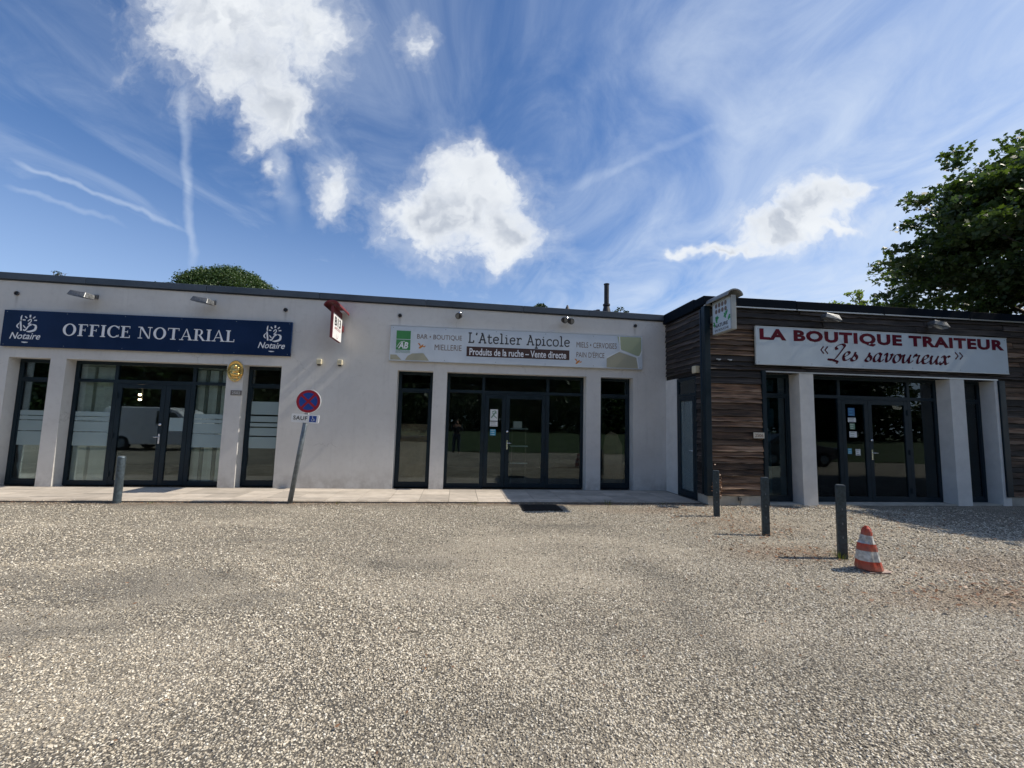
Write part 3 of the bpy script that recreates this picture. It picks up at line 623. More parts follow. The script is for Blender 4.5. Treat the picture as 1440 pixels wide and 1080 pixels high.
def leafframe(fr, x0, x1, z0, z1, Y, w, y_th=.05, glass='glass', name='door', botw=None, handle=None):
    """a glazed leaf: rails and stiles with pane; returns the leaf"""
    botw = botw or w
    mb = MB().box(x0, x0+w, Y, Y+y_th, z0, z1).box(x1-w, x1, Y, Y+y_th, z0, z1).box(x0+w, x1-w, Y+.001, Y+y_th-.001, z1-w, z1).box(x0+w, x1-w, Y+.001, Y+y_th-.001, z0, z0+botw)
    lf = mb.build(name, 'anthracite', fr, bevel=.004)
    MB().box(x0+w-.002, x1-w+.002, Y+.022, Y+.030, z0+botw-.002, z1-w+.002).build('pane', glass, lf)
    # glazing bead
    return lf
def fixed(fr, x0, x1, z0, z1, Y, glass='glass'):
    return MB().box(x0, x1, Y+.028, Y+.036, z0, z1).build('pane', glass, fr)
def narrow(parent, a, b, Y, zt, tr=2.32, glass='glass'):
    w = .075; mb = MB().box(a, a+w, Y, Y+.07, 0, zt).box(b-w, b, Y, Y+.07, 0, zt).box(a+w, b-w, Y+.001, Y+.069, zt-w, zt).box(a+w, b-w, Y+.001, Y+.069, 0, .10).box(a+w, b-w, Y+.001, Y+.069, tr-.035, tr+.035)
    fr = mb.build('window', 'anthracite', parent, bevel=.004)
    fixed(fr, a+w, b-w, .10, tr-.035, Y, glass); fixed(fr, a+w, b-w, tr+.035, zt-w, Y, glass)
    # inner sash edge
    MB().box(a+w, a+w+.03, Y+.012, Y+.027, .10, tr-.035).box(b-w-.03, b-w, Y+.012, Y+.027, .10, tr-.035).box(a+w+.03, b-w-.03, Y+.012, Y+.027, tr-.065, tr-.035).box(a+w+.03, b-w-.03, Y+.012, Y+.027, .10, .13).build('sash', 'anthracite', fr)
    return fr
def shopfront(parent, a, b, Y, zt, m1, m2, d_split, tr=2.32, glass='glass', leftwide=True, dtop=2.26, meet=(None,)):
    """fixed light | pair of unequal doors | fixed light, transom lights over"""
    w = .075; mw = .045
    mb = MB().box(a, a+w, Y, Y+.07, 0, zt).box(b-w, b, Y, Y+.07, 0, zt).box(a+w, b-w, Y+.001, Y+.069, zt-w, zt).box(a+w, b-w, Y-.002, Y+.066, tr-.035, tr+.035)
    for m_ in (m1, m2): mb.box(m_-mw, m_+mw, Y-.004, Y+.064, 0, tr-.035).box(m_-mw+.01, m_+mw-.01, Y-.001, Y+.066, tr+.035, zt-w)
    mb.box(a+w, m1-mw, Y+.001, Y+.069, 0, .10).box(m2+mw, b-w, Y+.001, Y+.069, 0, .10)
    fr = mb.build('shop_front', 'anthracite', parent, bevel=.004)
    fixed(fr, a+w, m1-mw, .10, tr-.035, Y, glass); fixed(fr, m2+mw, b-w, .10, tr-.035, Y, glass)
    fixed(fr, a+w, m1-mw+.01, tr+.035, zt-w, Y, glass); fixed(fr, m1+mw-.01, m2-mw+.01, tr+.035, zt-w, Y, glass); fixed(fr, m2+mw-.01, b-w, tr+.035, zt-w, Y, glass)
    MB().box(m1+mw, m2-mw, Y+.001, Y+.06, dtop+.004, tr-.036).build('door_head', 'anthracite', fr)
    L = leafframe(parent, m1+mw+.004, d_split-.003, .012, dtop, Y-.006, .095, .055, glass, botw=.10)
    D = leafframe(parent, d_split+.003, m2-mw-.004, .012, dtop, Y-.006, .095, .055, glass, botw=.10)
    for lf, hx, s in ((L, d_split-.05, -1), (D, d_split+.05, 1)):
        if (s == -1) == leftwide or True:
            if (s < 0) != leftwide: continue
            MB().box(hx-.018, hx+.018, Y-.014, Y-.0065, .93, 1.15).build('lock_plate', 'chrome', lf)
            MB().tube([(hx, Y-.014, 1.08), (hx, Y-.06, 1.08), (hx+s*.10, Y-.062, 1.08)], .010, 8).build('handle', 'chrome', lf, smooth=True)
            MB().tube([(hx, Y-.0065, 1.36), (hx, Y-.03, 1.36)], .03, 10).build('lock', 'chrome', lf, smooth=True)
    for hz in (.25, 1.1, 2.0):
        lf, hx = (L, m1+mw+.02) if leftwide else (D, m2-mw-.02)
        MB().tube([(hx, Y-.018, hz-.06), (hx, Y-.018, hz+.06)], .012, 8).build('hinge', 'anthracite', lf)
    return fr, L, D
F = .25
nA1 = narrow(bld, *OPEN[0], F, ZL); frA, dA1, dA2 = shopfront(bld, *OPEN[1], F, ZL, -7.59, -5.985, -6.545, leftwide=True); nA2 = narrow(bld, *OPEN[2], F, ZL)
nB1 = narrow(bld, *OPEN[3], F, ZL); frB, dB1, dB2 = shopfront(bld, *OPEN[4], F, ZL, .62, 2.24, 1.185, leftwide=False); nB2 = narrow(bld, *OPEN[5], F, ZL)
t = thing('display_stand', (1.55, .75, 0), 'white two-shelf display stand just inside the middle shop door', 'display stand')
for px_ in (1.42, 1.78): MB().box(px_-.010, px_+.010, .74, .76, .02, 1.5).build('post', 'grey_plate', t)
for pz_ in (.55, .98, 1.42): MB().box(1.38, 1.82, .62, .90, pz_, pz_+.02).build('shelf', 'pale_panel_grey', t)
MB().box(1.44, 1.66, .66, .80, 1.451, 1.62).build('box', 'paper', t)
# frosted film bands on the notary's glass
def bands(par, x0, x1, Y, zs):
    mb = MB()
    for z0, z1 in zs: mb.box(x0, x1, Y, Y+.0015, z0, z1)
    mb.build('frosted_film', 'frosted_film', par)
ZB = [(.86, 1.16), (1.175, 1.40), (1.415, 1.50), (1.515, 1.62)]
bands(nA1, -9.43, -8.81, F+.024, [(z0, z1) for z0, z1 in ZB]); bands(frA, -8.34, -7.64, F+.024, ZB); bands(frA, -5.93, -5.27, F+.024, ZB)
bands(nA2, -4.75, -4.11, F+.024, [(.86, 1.12), (1.15, 1.33), (1.36, 1.44), (1.47, 1.60), (1.64, 1.94)]); bands(dA2, -6.42, -6.13, F+.006, [(1.22, 1.52)])
# notices on the middle door
def notice(par, x0, x1, z0, z1, Y, m='paper', lines='ink', n=4):
    o = MB().box(x0, x1, Y-.002, Y, z0, z1).build('notice', m, par)
    if n:
        mb = MB(); h_ = (z1-z0)
        for i in range(n):
            zz = z1-h_*(.15+.7*i/max(1, n-1)) if n > 1 else (z0+z1)/2
            mb.box(x0+.12*(x1-x0), x1-(.12+.3*random.random())*(x1-x0), Y-.003, Y-.0022, zz-h_*.035, zz+h_*.035)
        mb.build('notice_print', lines, par)
notice(dB1, .80, .99, 1.62, 1.90, F+.014, n=0); notice(dB1, .80, .99, 1.48, 1.60, F+.014, n=3); notice(dB1, .81, .95, 1.26, 1.41, F+.014, 'cyan_print', 'paper', 3)
mb = MB(); p = Pen(mb, front(.80, 1.62, F+.014), 0, 0, 1, d=.003)
p.stroke([(.05, .22), (.13, .24), (.15, .17)], .02); p.stroke([(.03, .07), (.09, .15), (.15, .23)], .03); p.stroke([(.06, .2), (.1, .12), (.17, .06)], .02); mb.build('notice_drawing', 'poster_green', dB1)
MB().box(-1.36, -.69, .294, .31, .11, 1.50).build('board_behind_glass', 'brown_board', nB1); MB().prism([(3.75, .12), (4.26, .12), (4.26, 1.05), (4.12, 1.35), (3.95, 1.42), (3.80, 1.3), (3.72, .9)], .40, .46).build('board_behind_glass', 'brown_board', nB2)
MB().box(-.28, .64, .05, .24, -.004, .012).build('threshold', 'cast_iron', bld)
# lit ceiling spots seen through the notary's door
for z_ in (0, 1):
    x_ = -8.67+.01*z_
    t_ = MB().tube([(x_, 2.6, 2.10-.136*z_), (x_, 2.64, 2.10-.136*z_)], .028, 12).build('spot_lamp', 'lamp_glow', w=False)
    tag(t_, ['upper small lit spot lamp seen through the notary door glass', 'lower small lit spot lamp seen through the notary door glass'][z_], 'lamp', 'lit spot lamps inside the notary office')
    MB().tube([(x_, 2.645, 2.10-.136*z_), (x_, 2.70, 2.10-.136*z_), (x_, 2.70, 2.94)], .02, 6).build('lamp_stem', 'lamp_body', t_, w=False)
# vertical blinds
def blind(x0, x1, label, skip=()):
    t = thing('vertical_blind', ((x0+x1)/2, .52, 2.7), label, 'blind', 'vertical blinds behind the notary glass')
    MB().box(x0, x1, .38, .42, 2.66, 2.70).build('head_rail', 'white_column', t); n = int((x1-x0)/.085)
    for i in range(n):
        x = x0+(i+.5)*(x1-x0)/n; a = R(random.uniform(18, 40)); w_ = .042
        if i in skip: a = R(80)
        m_ = MB().add([(x-w_*math.cos(a), .40-w_*math.sin(a), .06), (x+w_*math.cos(a), .40+w_*math.sin(a), .06), (x+w_*math.cos(a), .40+w_*math.sin(a), 2.65), (x-w_*math.cos(a), .40-w_*math.sin(a), 2.65),
                   (x-w_*math.cos(a), .402-w_*math.sin(a), .06), (x+w_*math.cos(a), .402+w_*math.sin(a), .06), (x+w_*math.cos(a), .402+w_*math.sin(a), 2.65), (x-w_*math.cos(a), .402-w_*math.sin(a), 2.65)],
                  [(0, 1, 2, 3), (7, 6, 5, 4), (0, 4, 5, 1), (3, 2, 6, 7), (0, 3, 7, 4), (1, 5, 6, 2)])
        m_.build('blind_slat', 'blind_fabric', t)
blind(-8.40, -7.72, 'pale vertical blind behind the glass left of the notary doors', (3,)); blind(-6.0, -5.28, 'pale vertical blind behind the glass right of the notary doors', (2, 5))

# ------------------------------------------------------------------ timber-clad block
tb = thing('timber_building', (11, 3, 0), 'dark timber-clad flat-roofed shop block with white columns at the right', 'building')
CX = 5.25
COPEN = [(6.627, 7.449), (7.793, 11.299), (11.682, 12.514)]
ZLC = 2.78
def block():
    bk = MB()   # dark carcass behind the boards
    y0 = WY+.03; x = CX+.03
    bk.box(x, 6.55, y0, y0+.25, .17, ZLC).box(12.60, 17, y0, y0+.25, .17, ZLC).box(x, 17, y0, y0+.25, ZLC, 4.16)
    bk.box(x, x+.25, y0+.25, -1.40, .17, 4.16).box(x, x+.25, -1.40, -.56, 2.72, 4.16).box(x, x+.25, -.56, 0, 2.72, 4.16)
    bk.box(17, 17.25, y0, 9, -.05, 4.16).box(5.61, 17, 8.7, 9, -.05, 4.16)
    bk.build('carcass', 'timber_backing', tb)
    MB().box(CX+.0, CX+.28, -.55, 0, -.05, 2.715).build('side_jamb', 'white_column', tb)
    for q_ in ((CX+.0, 6.60, WY+.012, WY+.25), (CX+.0, CX+.25, WY+.251, -1.405), (12.62, 17, WY+.012, WY+.25)): MB().box(*q_, -.08, .165).build('plinth', 'concrete_plinth', tb)
    MB().box(5.62, 16.99, WY+.3, 8.69, 4.0, 4.1).build('roof', 'roof_gravel', tb)
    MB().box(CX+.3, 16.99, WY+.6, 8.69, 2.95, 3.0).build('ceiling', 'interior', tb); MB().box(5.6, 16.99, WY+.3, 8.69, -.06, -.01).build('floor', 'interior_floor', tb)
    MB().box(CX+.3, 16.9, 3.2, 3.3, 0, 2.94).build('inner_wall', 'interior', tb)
    # columns
    for a, b in ((7.449, 7.793), (11.299, 11.682)):
        MB().box(a, b, WY+.0, WY+.36, -.05, ZLC+.0).build('column', 'white_column', tb, bevel=.008)
    MB().box(12.514, 12.60, WY+.004, WY+.36, -.05, ZLC).box(12.60, 12.74, WY+.004, WY+.08, -.05, .17).build('end_jamb', 'white_column', tb, bevel=.006)
    MB().box(6.535, 6.627, WY-.03, WY+.32, -.04, ZLC+.03).build('dark_trim', 'anthracite', tb, bevel=.004); MB().box(12.603, 12.76, WY-.03, WY+.0, .17, ZLC).build('dark_trim', 'anthracite', tb, bevel=.004)
    MB().box(6.63, 12.55, WY+.36, WY+.42, ZLC-.002, ZLC+.2).build('lintel_back', 'anthracite', tb)
    MB().box(6.63, 12.60, WY-.012, WY+.36, ZLC, ZLC+.028).build('lintel_flashing', 'light_edge', tb)
    MB().box(6.63, 12.51, WY-.0+.02, WY+.34, -.04, -.001).build('sill', 'concrete_plinth', tb)
    # coping lengths and bright drip edge
    xs = [CX-.06, 7.4, 9.6, 11.9, 14.3, 17.1]
    for a, b in zip(xs[:-1], xs[1:]):
        MB().box(a, b-.006, WY-.06, WY+.35, 4.185, 4.37-.012*(a-5.2)*.3).build('coping_length', 'dark_coping', tb, bevel=.006)
        MB().box(a+.03, b-.006, WY-.052, WY+.0, 4.158, 4.182).build('drip_edge', 'light_edge', tb)
    MB().box(CX-.06, CX+.30, WY+.352, .2, 4.16, 4.40).build('side_coping', 'dark_coping', tb, bevel=.006)
    # corner post
    MB().box(CX-.045, CX+.085, WY-.045, WY+.085, .167, 4.155).build('corner_post', 'anthracite', tb, bevel=.008)
    MB().tube([(CX-.03, WY+.12, .2), (CX-.03, WY+.12, 4.1)], .028, 10).build('downpipe', 'anthracite', tb, smooth=True)
block()
def plank(axis, a, b, z0, z1, face, m, lean=.010):
    """weathered board with an uneven lower edge that stands proud of the one below"""
    n = max(5, int((b-a)/.16)); mb = MB(); ring = []
    ph = random.uniform(0, 6); j0 = random.uniform(-.014, .006)
    for i in range(n+1):
        t = a+(b-a)*i/n; dz = .003*math.sin(t*2.7+ph)+random.uniform(-.009, .010); dy = .004*math.sin(t*1.9+ph*2)+j0+random.uniform(-.004, .004)
        sec = [(face-.016+dy*.6, z1-.010), (face-.030-lean+dy, z0+.006+dz), (face-.026-lean+dy, z0+dz), (face+.02, z0+.004), (face+.02, z1-.010)]
        ring.append([(t, y, z) if axis == 'x' else (y, t, z) for y, z in sec])
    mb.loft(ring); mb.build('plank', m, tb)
def cladding():
    ph = .128; random.seed(11)
    z = .172
    rows = []
    while z < 4.13:
        h_ = ph*random.uniform(.80, 1.2); rows.append((z, min(z+h_, 4.155))); z += h_
    for (z0, z1) in rows:
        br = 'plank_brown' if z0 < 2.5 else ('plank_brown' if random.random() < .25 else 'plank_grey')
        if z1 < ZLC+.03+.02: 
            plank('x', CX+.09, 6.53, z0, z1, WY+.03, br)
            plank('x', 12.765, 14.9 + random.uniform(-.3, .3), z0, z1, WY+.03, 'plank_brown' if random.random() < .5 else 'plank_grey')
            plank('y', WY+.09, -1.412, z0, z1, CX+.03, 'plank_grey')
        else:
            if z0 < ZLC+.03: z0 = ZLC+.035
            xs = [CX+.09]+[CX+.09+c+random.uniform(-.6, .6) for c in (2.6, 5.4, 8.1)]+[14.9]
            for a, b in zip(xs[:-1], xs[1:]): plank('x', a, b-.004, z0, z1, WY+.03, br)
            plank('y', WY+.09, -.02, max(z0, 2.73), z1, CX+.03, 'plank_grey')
cladding()
FC = WY+.30
nC1 = narrow(tb, *COPEN[0], FC, ZLC, glass='glass_dark'); frC, dC1, dC2 = shopfront(tb, *COPEN[1], FC, ZLC, 8.70, 10.53, 9.43, glass='glass_dark', leftwide=False); nC2 = narrow(tb, *COPEN[2], FC, ZLC, glass='glass_dark')
Yc = FC+.015
for (x0, x1, z0, z1, m_, ln) in ((8.93, 9.10, 1.90, 2.08, 'poster_blue', 'cyan_print'), (8.92, 9.12, 1.76, 1.86, 'paper', 'ink'), (8.96, 9.09, 1.60, 1.73, 'poster_green', 'paper'), (8.94, 9.13, 1.42, 1.55, 'paper', 'poster_green'), (8.88, 8.98, 1.05, 1.17, 'cyan_print', 'paper'), (9.08, 9.20, 1.02, 1.16, 'paper', 'ink')):
    notice(dC1, x0, x1, z0, z1, Yc, m_, ln, 3)
MB().box(6.72, 7.05, FC+.12, FC+.15, .1, 2.24).build('inner_panel', 'pale_panel_grey', nC1); MB().box(6.72, 7.12, FC+.08, FC+.10, 2.4, 2.66).build('inner_notice', 'paper', nC1); MB().box(6.74, 7.08, FC+.05, FC+.06, 1.62, 2.02).build('inner_poster', 'pale_panel', nC1)
# glazed door in the side wall
def sidedoor():
    X = CX-.0; a, b = -1.40, -.56
    fr = MB().box(X, X+.07, a, a+.06, 0, 2.70).box(X, X+.07, b-.06, b, 0, 2.70).box(X+.001, X+.069, a+.06, b-.06, 2.63, 2.70).box(X+.001, X+.069, a+.06, b-.06, 2.27, 2.33).build('side_door_frame', 'anthracite', tb, bevel=.004)
    MB().box(X+.03, X+.036, a+.06, b-.06, 2.33, 2.63).build('pane', 'glass', fr)
    d = MB().box(X-.006, X+.05, a+.064, a+.16, .01, 2.265).box(X-.006, X+.05, b-.16, b-.064, .01, 2.265).box(X-.005, X+.049, a+.16, b-.16, 2.17, 2.265).box(X-.005, X+.049, a+.16, b-.16, .01, .14).build('door', 'anthracite', tb, bevel=.004, label='single glazed side door with curtained glass')
    MB().box(X+.02, X+.026, a+.158, b-.158, .138, 2.172).build('pane', 'glass', d)
    MB().box(X+.0165, X+.0185, a+.165, b-.32, .16, 2.15).build('net_curtain', 'sheer', d); MB().box(X+.0165, X+.0185, a+.535, b-.165, .16, 2.15).build('net_curtain', 'sheer', d)
    MB().tube([(X-.006, a+.10, 1.05), (X-.05, a+.10, 1.05), (X-.05, a+.22, 1.05)], .01, 8).build('handle', 'chrome', d, smooth=True)
sidedoor()

# ------------------------------------------------------------------ fascia signs
def board(name, x0, x1, z0, z1, Y, m, label, frame=None, t_=.045):
    t = thing(name, ((x0+x1)/2, Y, z0), label, 'sign')
    MB().box(x0, x1, Y, Y+t_, z0, z1).build('panel', m, t, bevel=.003)
    for k_ in range(6):
        for zz in (z0+.04, z1-.04): xx = x0+.06+(x1-x0-.12)*k_/5; MB().tube([(xx, Y-.0005, zz), (xx, Y-.004, zz)], .009, 8).build('screw', 'galvanised', t)
    if frame: MB().box(x0-.006, x1+.006, Y-.004, Y+t_, z1+.001, z1+.014).box(x0-.006, x1+.006, Y-.004, Y+t_, z0-.014, z0-.001).build('edge_strip', frame, t)
    return t
SA = board('notary_sign', -9.66, -3.845, 2.987, 3.785, -.06, 'navy_panel', 'navy fascia board reading OFFICE NOTARIAL above the left shop front')
MA = front(0, 0, -.06)
mb = MB(); serif_text(mb, 'OFFICE NOTARIAL', MA, -8.52, -5.03, 3.265, .265); mb.build('lettering', 'white_vinyl', SA)
def notaire(x):   # emblem of brush strokes over the word
    mb = MB(); p = Pen(mb, MA, x, 3.30, .40, d=.004)
    p.stroke([(-.28, .62), (-.29, .80), (-.26, .95)], .07, taper=True); p.stroke([(-.30, .60), (-.26, .36), (-.22, .08)], .085)
    p.stroke([(-.34, .52), (-.44, .34), (-.34, .20)], .07, taper=True); p.stroke([(-.13, .14), (-.02, .12), (.10, .34), (.24, .44)], .07)
    p.stroke([(.04, .62), (.16, .74), (.20, .62), (.08, .46), (.22, .48)], .05); p.stroke([(.26, .46), (.44, .38), (.42, .16), (.20, .06), (.02, .06)], .12, taper=True)
    p.stroke([(-.16, .40), (-.08, .30), (-.02, .22)], .06, taper=True)
    for a in (90, 45, 135, 5, 175):
        c, s_ = math.cos(R(a)), math.sin(R(a)); p.stroke([(.13+.20*c, .66+.17*s_), (.13+.34*c, .66+.32*s_)], .06 if a != 90 else .08)
    p.stroke([(-.14, -.53), (0, -.545), (.18, -.54)], .07, taper=True); mb.build('emblem', 'white_vinyl', SA)
    mb = MB(); text_into(mb, 'Notaire', MA, x-.29, x+.29, 3.15, 3.295, shear=.3, bold=.012, depth=.004); mb.build('word', 'white_vinyl', SA)
notaire(-9.21); notaire(-4.26)

SB = board('honey_shop_sign', -1.64, 4.60, 2.985, 3.81, -.06, 'pale_panel', 'pale fascia board reading L\'Atelier Apicole above the middle shop front', 'light_edge')
MBf = front(0, 0, -.06)
mb = MB(); tw_text(mb, "L'Atelier Apicole", MBf, .18, 2.72, 3.475, .25, .115); mb.build('lettering', 'ink', SB)
MB().box(.16, 2.70, -.0625, -.0605, 3.145, 3.385).build('print_band', 'brown_print', SB)
mb = MB(); text_into(mb, 'Produits de la ruche – Vente directe', MBf, .23, 2.62, 3.175, 3.345, bold=.018, depth=.0045); mb.build('band_lettering', 'white_vinyl', SB)
mb = MB(); text_into(mb, 'BAR • BOUTIQUE', MBf, -1.02, .04, 3.50, 3.635, bold=.0); mb.build('side_lettering', 'sepia_print', SB); mb = MB(); text_into(mb, 'MIELLERIE', MBf, -.60, .04, 3.265, 3.40, bold=.0)
mb.build('side_lettering', 'sepia_print', SB)
mb = MB(); text_into(mb, 'MIELS • CERVOISES', MBf, 2.88, 3.92, 3.47, 3.61, bold=.0); mb.build('side_lettering', 'sepia_print', SB); mb = MB(); text_into(mb, "PAIN D'ÉPICE", MBf, 2.88, 3.60, 3.225, 3.39, bold=.0); mb.build('side_lettering', 'sepia_print', SB)
g1 = MB().box(-1.50, -1.17, -.0625, -.0605, 3.50, 3.70).box(-1.50, -1.17, -.0625, -.0605, 3.24, 3.485).build('organic_label', 'bio_green', SB)
mb = MB(); text_into(mb, 'AB', MBf, -1.45, -1.22, 3.27, 3.43, bold=.03, shear=.2); p = Pen(mb, MBf, 0, 0, 1); p.stroke([(-1.48, 3.30), (-1.40, 3.42), (-1.30, 3.45)], .012); mb.build('label_print', 'white_vinyl', SB)
mb = MB(); text_into(mb, 'AGRICULTURE', MBf, -1.50, -1.17, 3.20, 3.225); text_into(mb, 'BIOLOGIQUE', MBf, -1.50, -1.17, 3.165, 3.19); mb.build('small_print', 'bio_green', SB)
mb = MB(); p = Pen(mb, MBf, 0, 0, 1, d=.003)
p.poly([(3.98, 3.785), (3.94, 3.79), (4.02, 3.47), (4.50, 3.30), (4.57, 3.40), (4.57, 3.79)]); mb.build('honeycomb_cell', 'sage_print', SB)
mb = MB(); p = Pen(mb, MBf, 0, 0, 1, d=.003)
p.poly([(3.66, 3.00), (3.66, 3.22), (3.98, 3.40), (4.46, 3.26), (4.50, 3.00)]); p.poly([(-1.28, 3.00), (-1.22, 3.10), (-1.12, 3.16), (-.86, 3.18), (-.72, 3.0)]); p.poly([(-1.62, 3.00), (-1.62, 3.12), (-1.48, 3.12), (-1.36, 3.0)]); mb.build('honeycomb_cell', 'tan_print', SB)
mb = MB(); p = Pen(mb, MBf, 0, 0, 1, d=.005); p.stroke([(3.99, 3.79), (4.02, 3.43), (4.44, 3.29)], .03, k=1); p.stroke([(4.44, 3.29), (4.53, 3.31), (4.59, 3.44)], .03, k=1); p.stroke([(4.45, 3.30), (4.50, 3.0)], .03, k=1); p.stroke([(4.02, 3.43), (3.66, 3.24)], .024, k=1); mb.build('honeycomb_line', 'pale_line', SB)
def bee(x, z, s_):
    mb = MB(); p = Pen(mb, MBf, x, z, s_, d=.005); p.stroke([(0, 0), (.35, .25), (.8, .75)], .34, taper=True); p.stroke([(.35, .3), (.05, .8), (-.2, .9)], .22, taper=True); p.stroke([(.5, .4), (1.0, .35), (1.15, .55)], .2, taper=True)
    mb.build('bee_print', 'orange_print', SB)
bee(-.97, 3.29, .13); bee(2.86, 3.06, .13)

SC_ = board('caterer_sign', 6.368, 12.825, 2.94, 3.75, WY-.08, 'pale_panel_grey', 'grey-white fascia board reading LA BOUTIQUE TRAITEUR on the timber block', 'light_edge')
MC = front(0, 0, WY-.08)
mb = MB(); text_into(mb, 'LA BOUTIQUE TRAITEUR', MC, 6.46, 12.74, 3.425, 3.715, bold=.05, sp=1.13); mb.build('lettering', 'maroon_print', SC_)
mb = MB(); sc_text(mb, 'Les savoureux', MC, 8.15, 11.30, 3.09, .31)
p = Pen(mb, MC, 0, 0, 1)
for x in (7.93, 8.03): p.stroke([(x+.07, 3.38), (x, 3.30), (x+.07, 3.22)], .032, k=1)
for x in (11.38, 11.50): p.stroke([(x, 3.38), (x+.08, 3.30), (x, 3.22)], .032, k=1)
mb.build('script_lettering', 'maroon_ink', SC_)

# blade signs with arched hoods
def blade(name, X, side, y_out, y_in, z0, z1, th, label, body, hood, wallY, M, art):
    t = thing(name, (X, (y_out+y_in)/2, z0), label, 'sign')
    x0, x1 = (X-th, X) if side > 0 else (X, X+th)
    MB().box(x0, x1, y_out, y_in, z0, z1).build('panel', body, t, bevel=.006)
    xc = (x0+x1)/2; rings = []
    for y in (y_out-.06, y_in+.06):
        rings.append([(xc+.17*math.cos(a), y, z1-.02+.13*math.sin(a)) for a in [math.pi*i/10 for i in range(11)]]+[(xc+.155*math.cos(a), y, z1-.03+.115*math.sin(a)) for a in [math.pi*i/10 for i in range(10, -1, -1)]])
    MB().loft(rings).build('hood', hood, t, smooth=False)
    MB().box(xc-.05, xc+.05, y_in, wallY, z0+.28, z0+.42).build('bracket', hood, t, bevel=.004)
    art(t, M); return t
mat('blade_grey', (.34, .36, .35), .5, var=(8, .1)); mat('hood_grey', (.22, .23, .23), .5, metal=.3, var=(6, .2))
def M1(a, b, d): return (-2.74+d, -.81+a, 3.33+b)
def art1(t, M):
    MB().prism([(0.02, .01), (.69, .01), (.69, .55), (.02, .55)], .001, .004, lambda a, b, d: M(a, b, d)).build('white_face', 'sign_white', t)
    mb = MB(); text_into(mb, 'B13', M, .12, .60, .30, .50, bold=.03, depth=.006); mb.build('lettering', 'ink', t)
    mb = MB(); text_into(mb, 'APICOLE', M, .12, .60, .22, .275, bold=.01, depth=.006); p = Pen(mb, M, .36, .12, .085, d=.006); p.ring(0, 0, 1, 1, .1, .1, 180, 360); mb.build('red_print', 'sign_red', t)
blade('maroon_blade_sign', -2.74, 1, -.81, -.11, 3.33, 4.03, .055, 'small white projecting sign with maroon edge and arched maroon hood, between notary and honey shop', 'maroon_paint', 'maroon_paint', 0, M1, art1)
def M2(a, b, d): return (5.34-d, -1.93-a, 3.50+b)
def art2(t, M):
    MB().prism([(.02, .02), (.60, .02), (.60, .67), (.02, .67)], .001, .003, M).build('pale_face', 'pale_panel_grey', t)
    for r_ in range(2):
        for c in range(4): mb = MB(); p = Pen(mb, M, .14+.105*c, .58-.12*r_, .042, d=.005); p.ring(0, 0, 1, 1.15, .99, 1.14); mb.build('dot_print', 'sepia_print', t)
    mb = MB()
    for cx, cy, a0 in ((.12, .27, 20), (.09, .21, 200), (.50, .36, 150), (.54, .27, 330), (.16, .31, 80), (.45, .33, 200)):
        for k in range(3):
            a = R(a0+k*60-60); p = Pen(mb, M, cx, cy, .07, d=.005+k*.0004); p.stroke([(0, 0), (.6*math.cos(a), .6*math.sin(a)), (math.cos(a), math.sin(a))], .6, taper=True)
    mb.build('leaf_print', 'leaf_print', t)
    mb = MB(); text_into(mb, 'NATURE', M, .08, .52, .125, .20, bold=.03, depth=.005); mb.build('lettering', 'ink', t); mb = MB(); text_into(mb, 'EN BOUCHE', M, .08, .54, .04, .09, bold=.02, depth=.005); mb.build('lettering', 'ink', t)
blade('grey_blade_sign', 5.34, -1, -2.56, -1.92, 3.50, 4.19, .11, 'grey projecting sign reading NATURE with green leaves at the timber corner', 'blade_grey', 'hood_grey', WY, M2, art2)

# ------------------------------------------------------------------ small fittings
def flood(kind, x, z, Y, label, grp):
    t = thing('floodlight', (x, Y, z), label, 'floodlight', grp)
    MB().box(x-.04, x+.04, Y-.03, Y, z-.0, z+.10).build('wall_plate', 'lamp_body', t, bevel=.004)
    if kind == 'wide':
        MB().tube([(x, Y-.02, z+.06), (x-.02, Y-.14, z+.06), (x-.04, Y-.2, z+.02)], .016, 8).build('arm', 'chrome', t, smooth=True)
        m_ = MB(); cx = x-.09; cy = Y-.24
        top = [(cx-.17, cy-.10, z+.10), (cx+.13, cy-.10, z+.06), (cx+.17, cy+.10, z+.05), (cx-.14, cy+.10, z+.09)]
        bot = [(cx-.22, cy-.12, z+.0), (cx+.15, cy-.16, z-.07), (cx+.20, cy+.05, z-.06), (cx-.16, cy+.07, z+.0)]
        m_.loft([top, bot]); m_.build('housing', 'lamp_body', t, bevel=.01)
        m_ = MB().loft([[(a*.9+cx*.1, b*.9+cy*.1, c-.003) for a, b, c in bot], [(a*.9+cx*.1, b*.9+cy*.1, c-.010) for a, b, c in bot]]); m_.build('lens', 'lamp_glass', t)
        MB().tube([(x+.02, Y-.05, z+.09), (x+.07, Y-.09, z+.0), (x+.04, Y-.2, z-.03)], .006, 6).build('cable', 'black_plastic', t)
    else:
        MB().tube([(x, Y-.03, z+.06), (x, Y-.12, z+.06)], .03, 10).build('arm', 'chrome', t, smooth=True)
        hs = [(-.06, 0)] if kind == 'round' else [(-.09, .02), (.07, .0)]
        for dx, dz in hs:
            MB().tube([(x+dx+.05*(kind == 'round'), Y-.10, z+.0+dz), (x+dx+.05*(kind == 'round'), Y-.16, z-.02+dz), (x+dx+.02, Y-.24, z-.05+dz)], [.04, .07, .075], 14).build('lamp_head', 'black_plastic', t, smooth=False)
            MB().tube([(x+dx+.02, Y-.24, z-.05+dz), (x+dx+.02, Y-.245, z-.052+dz)], .062, 14).build('lens', 'lamp_glass', t)
    return t
GF = 'floodlights over the fascia signs'
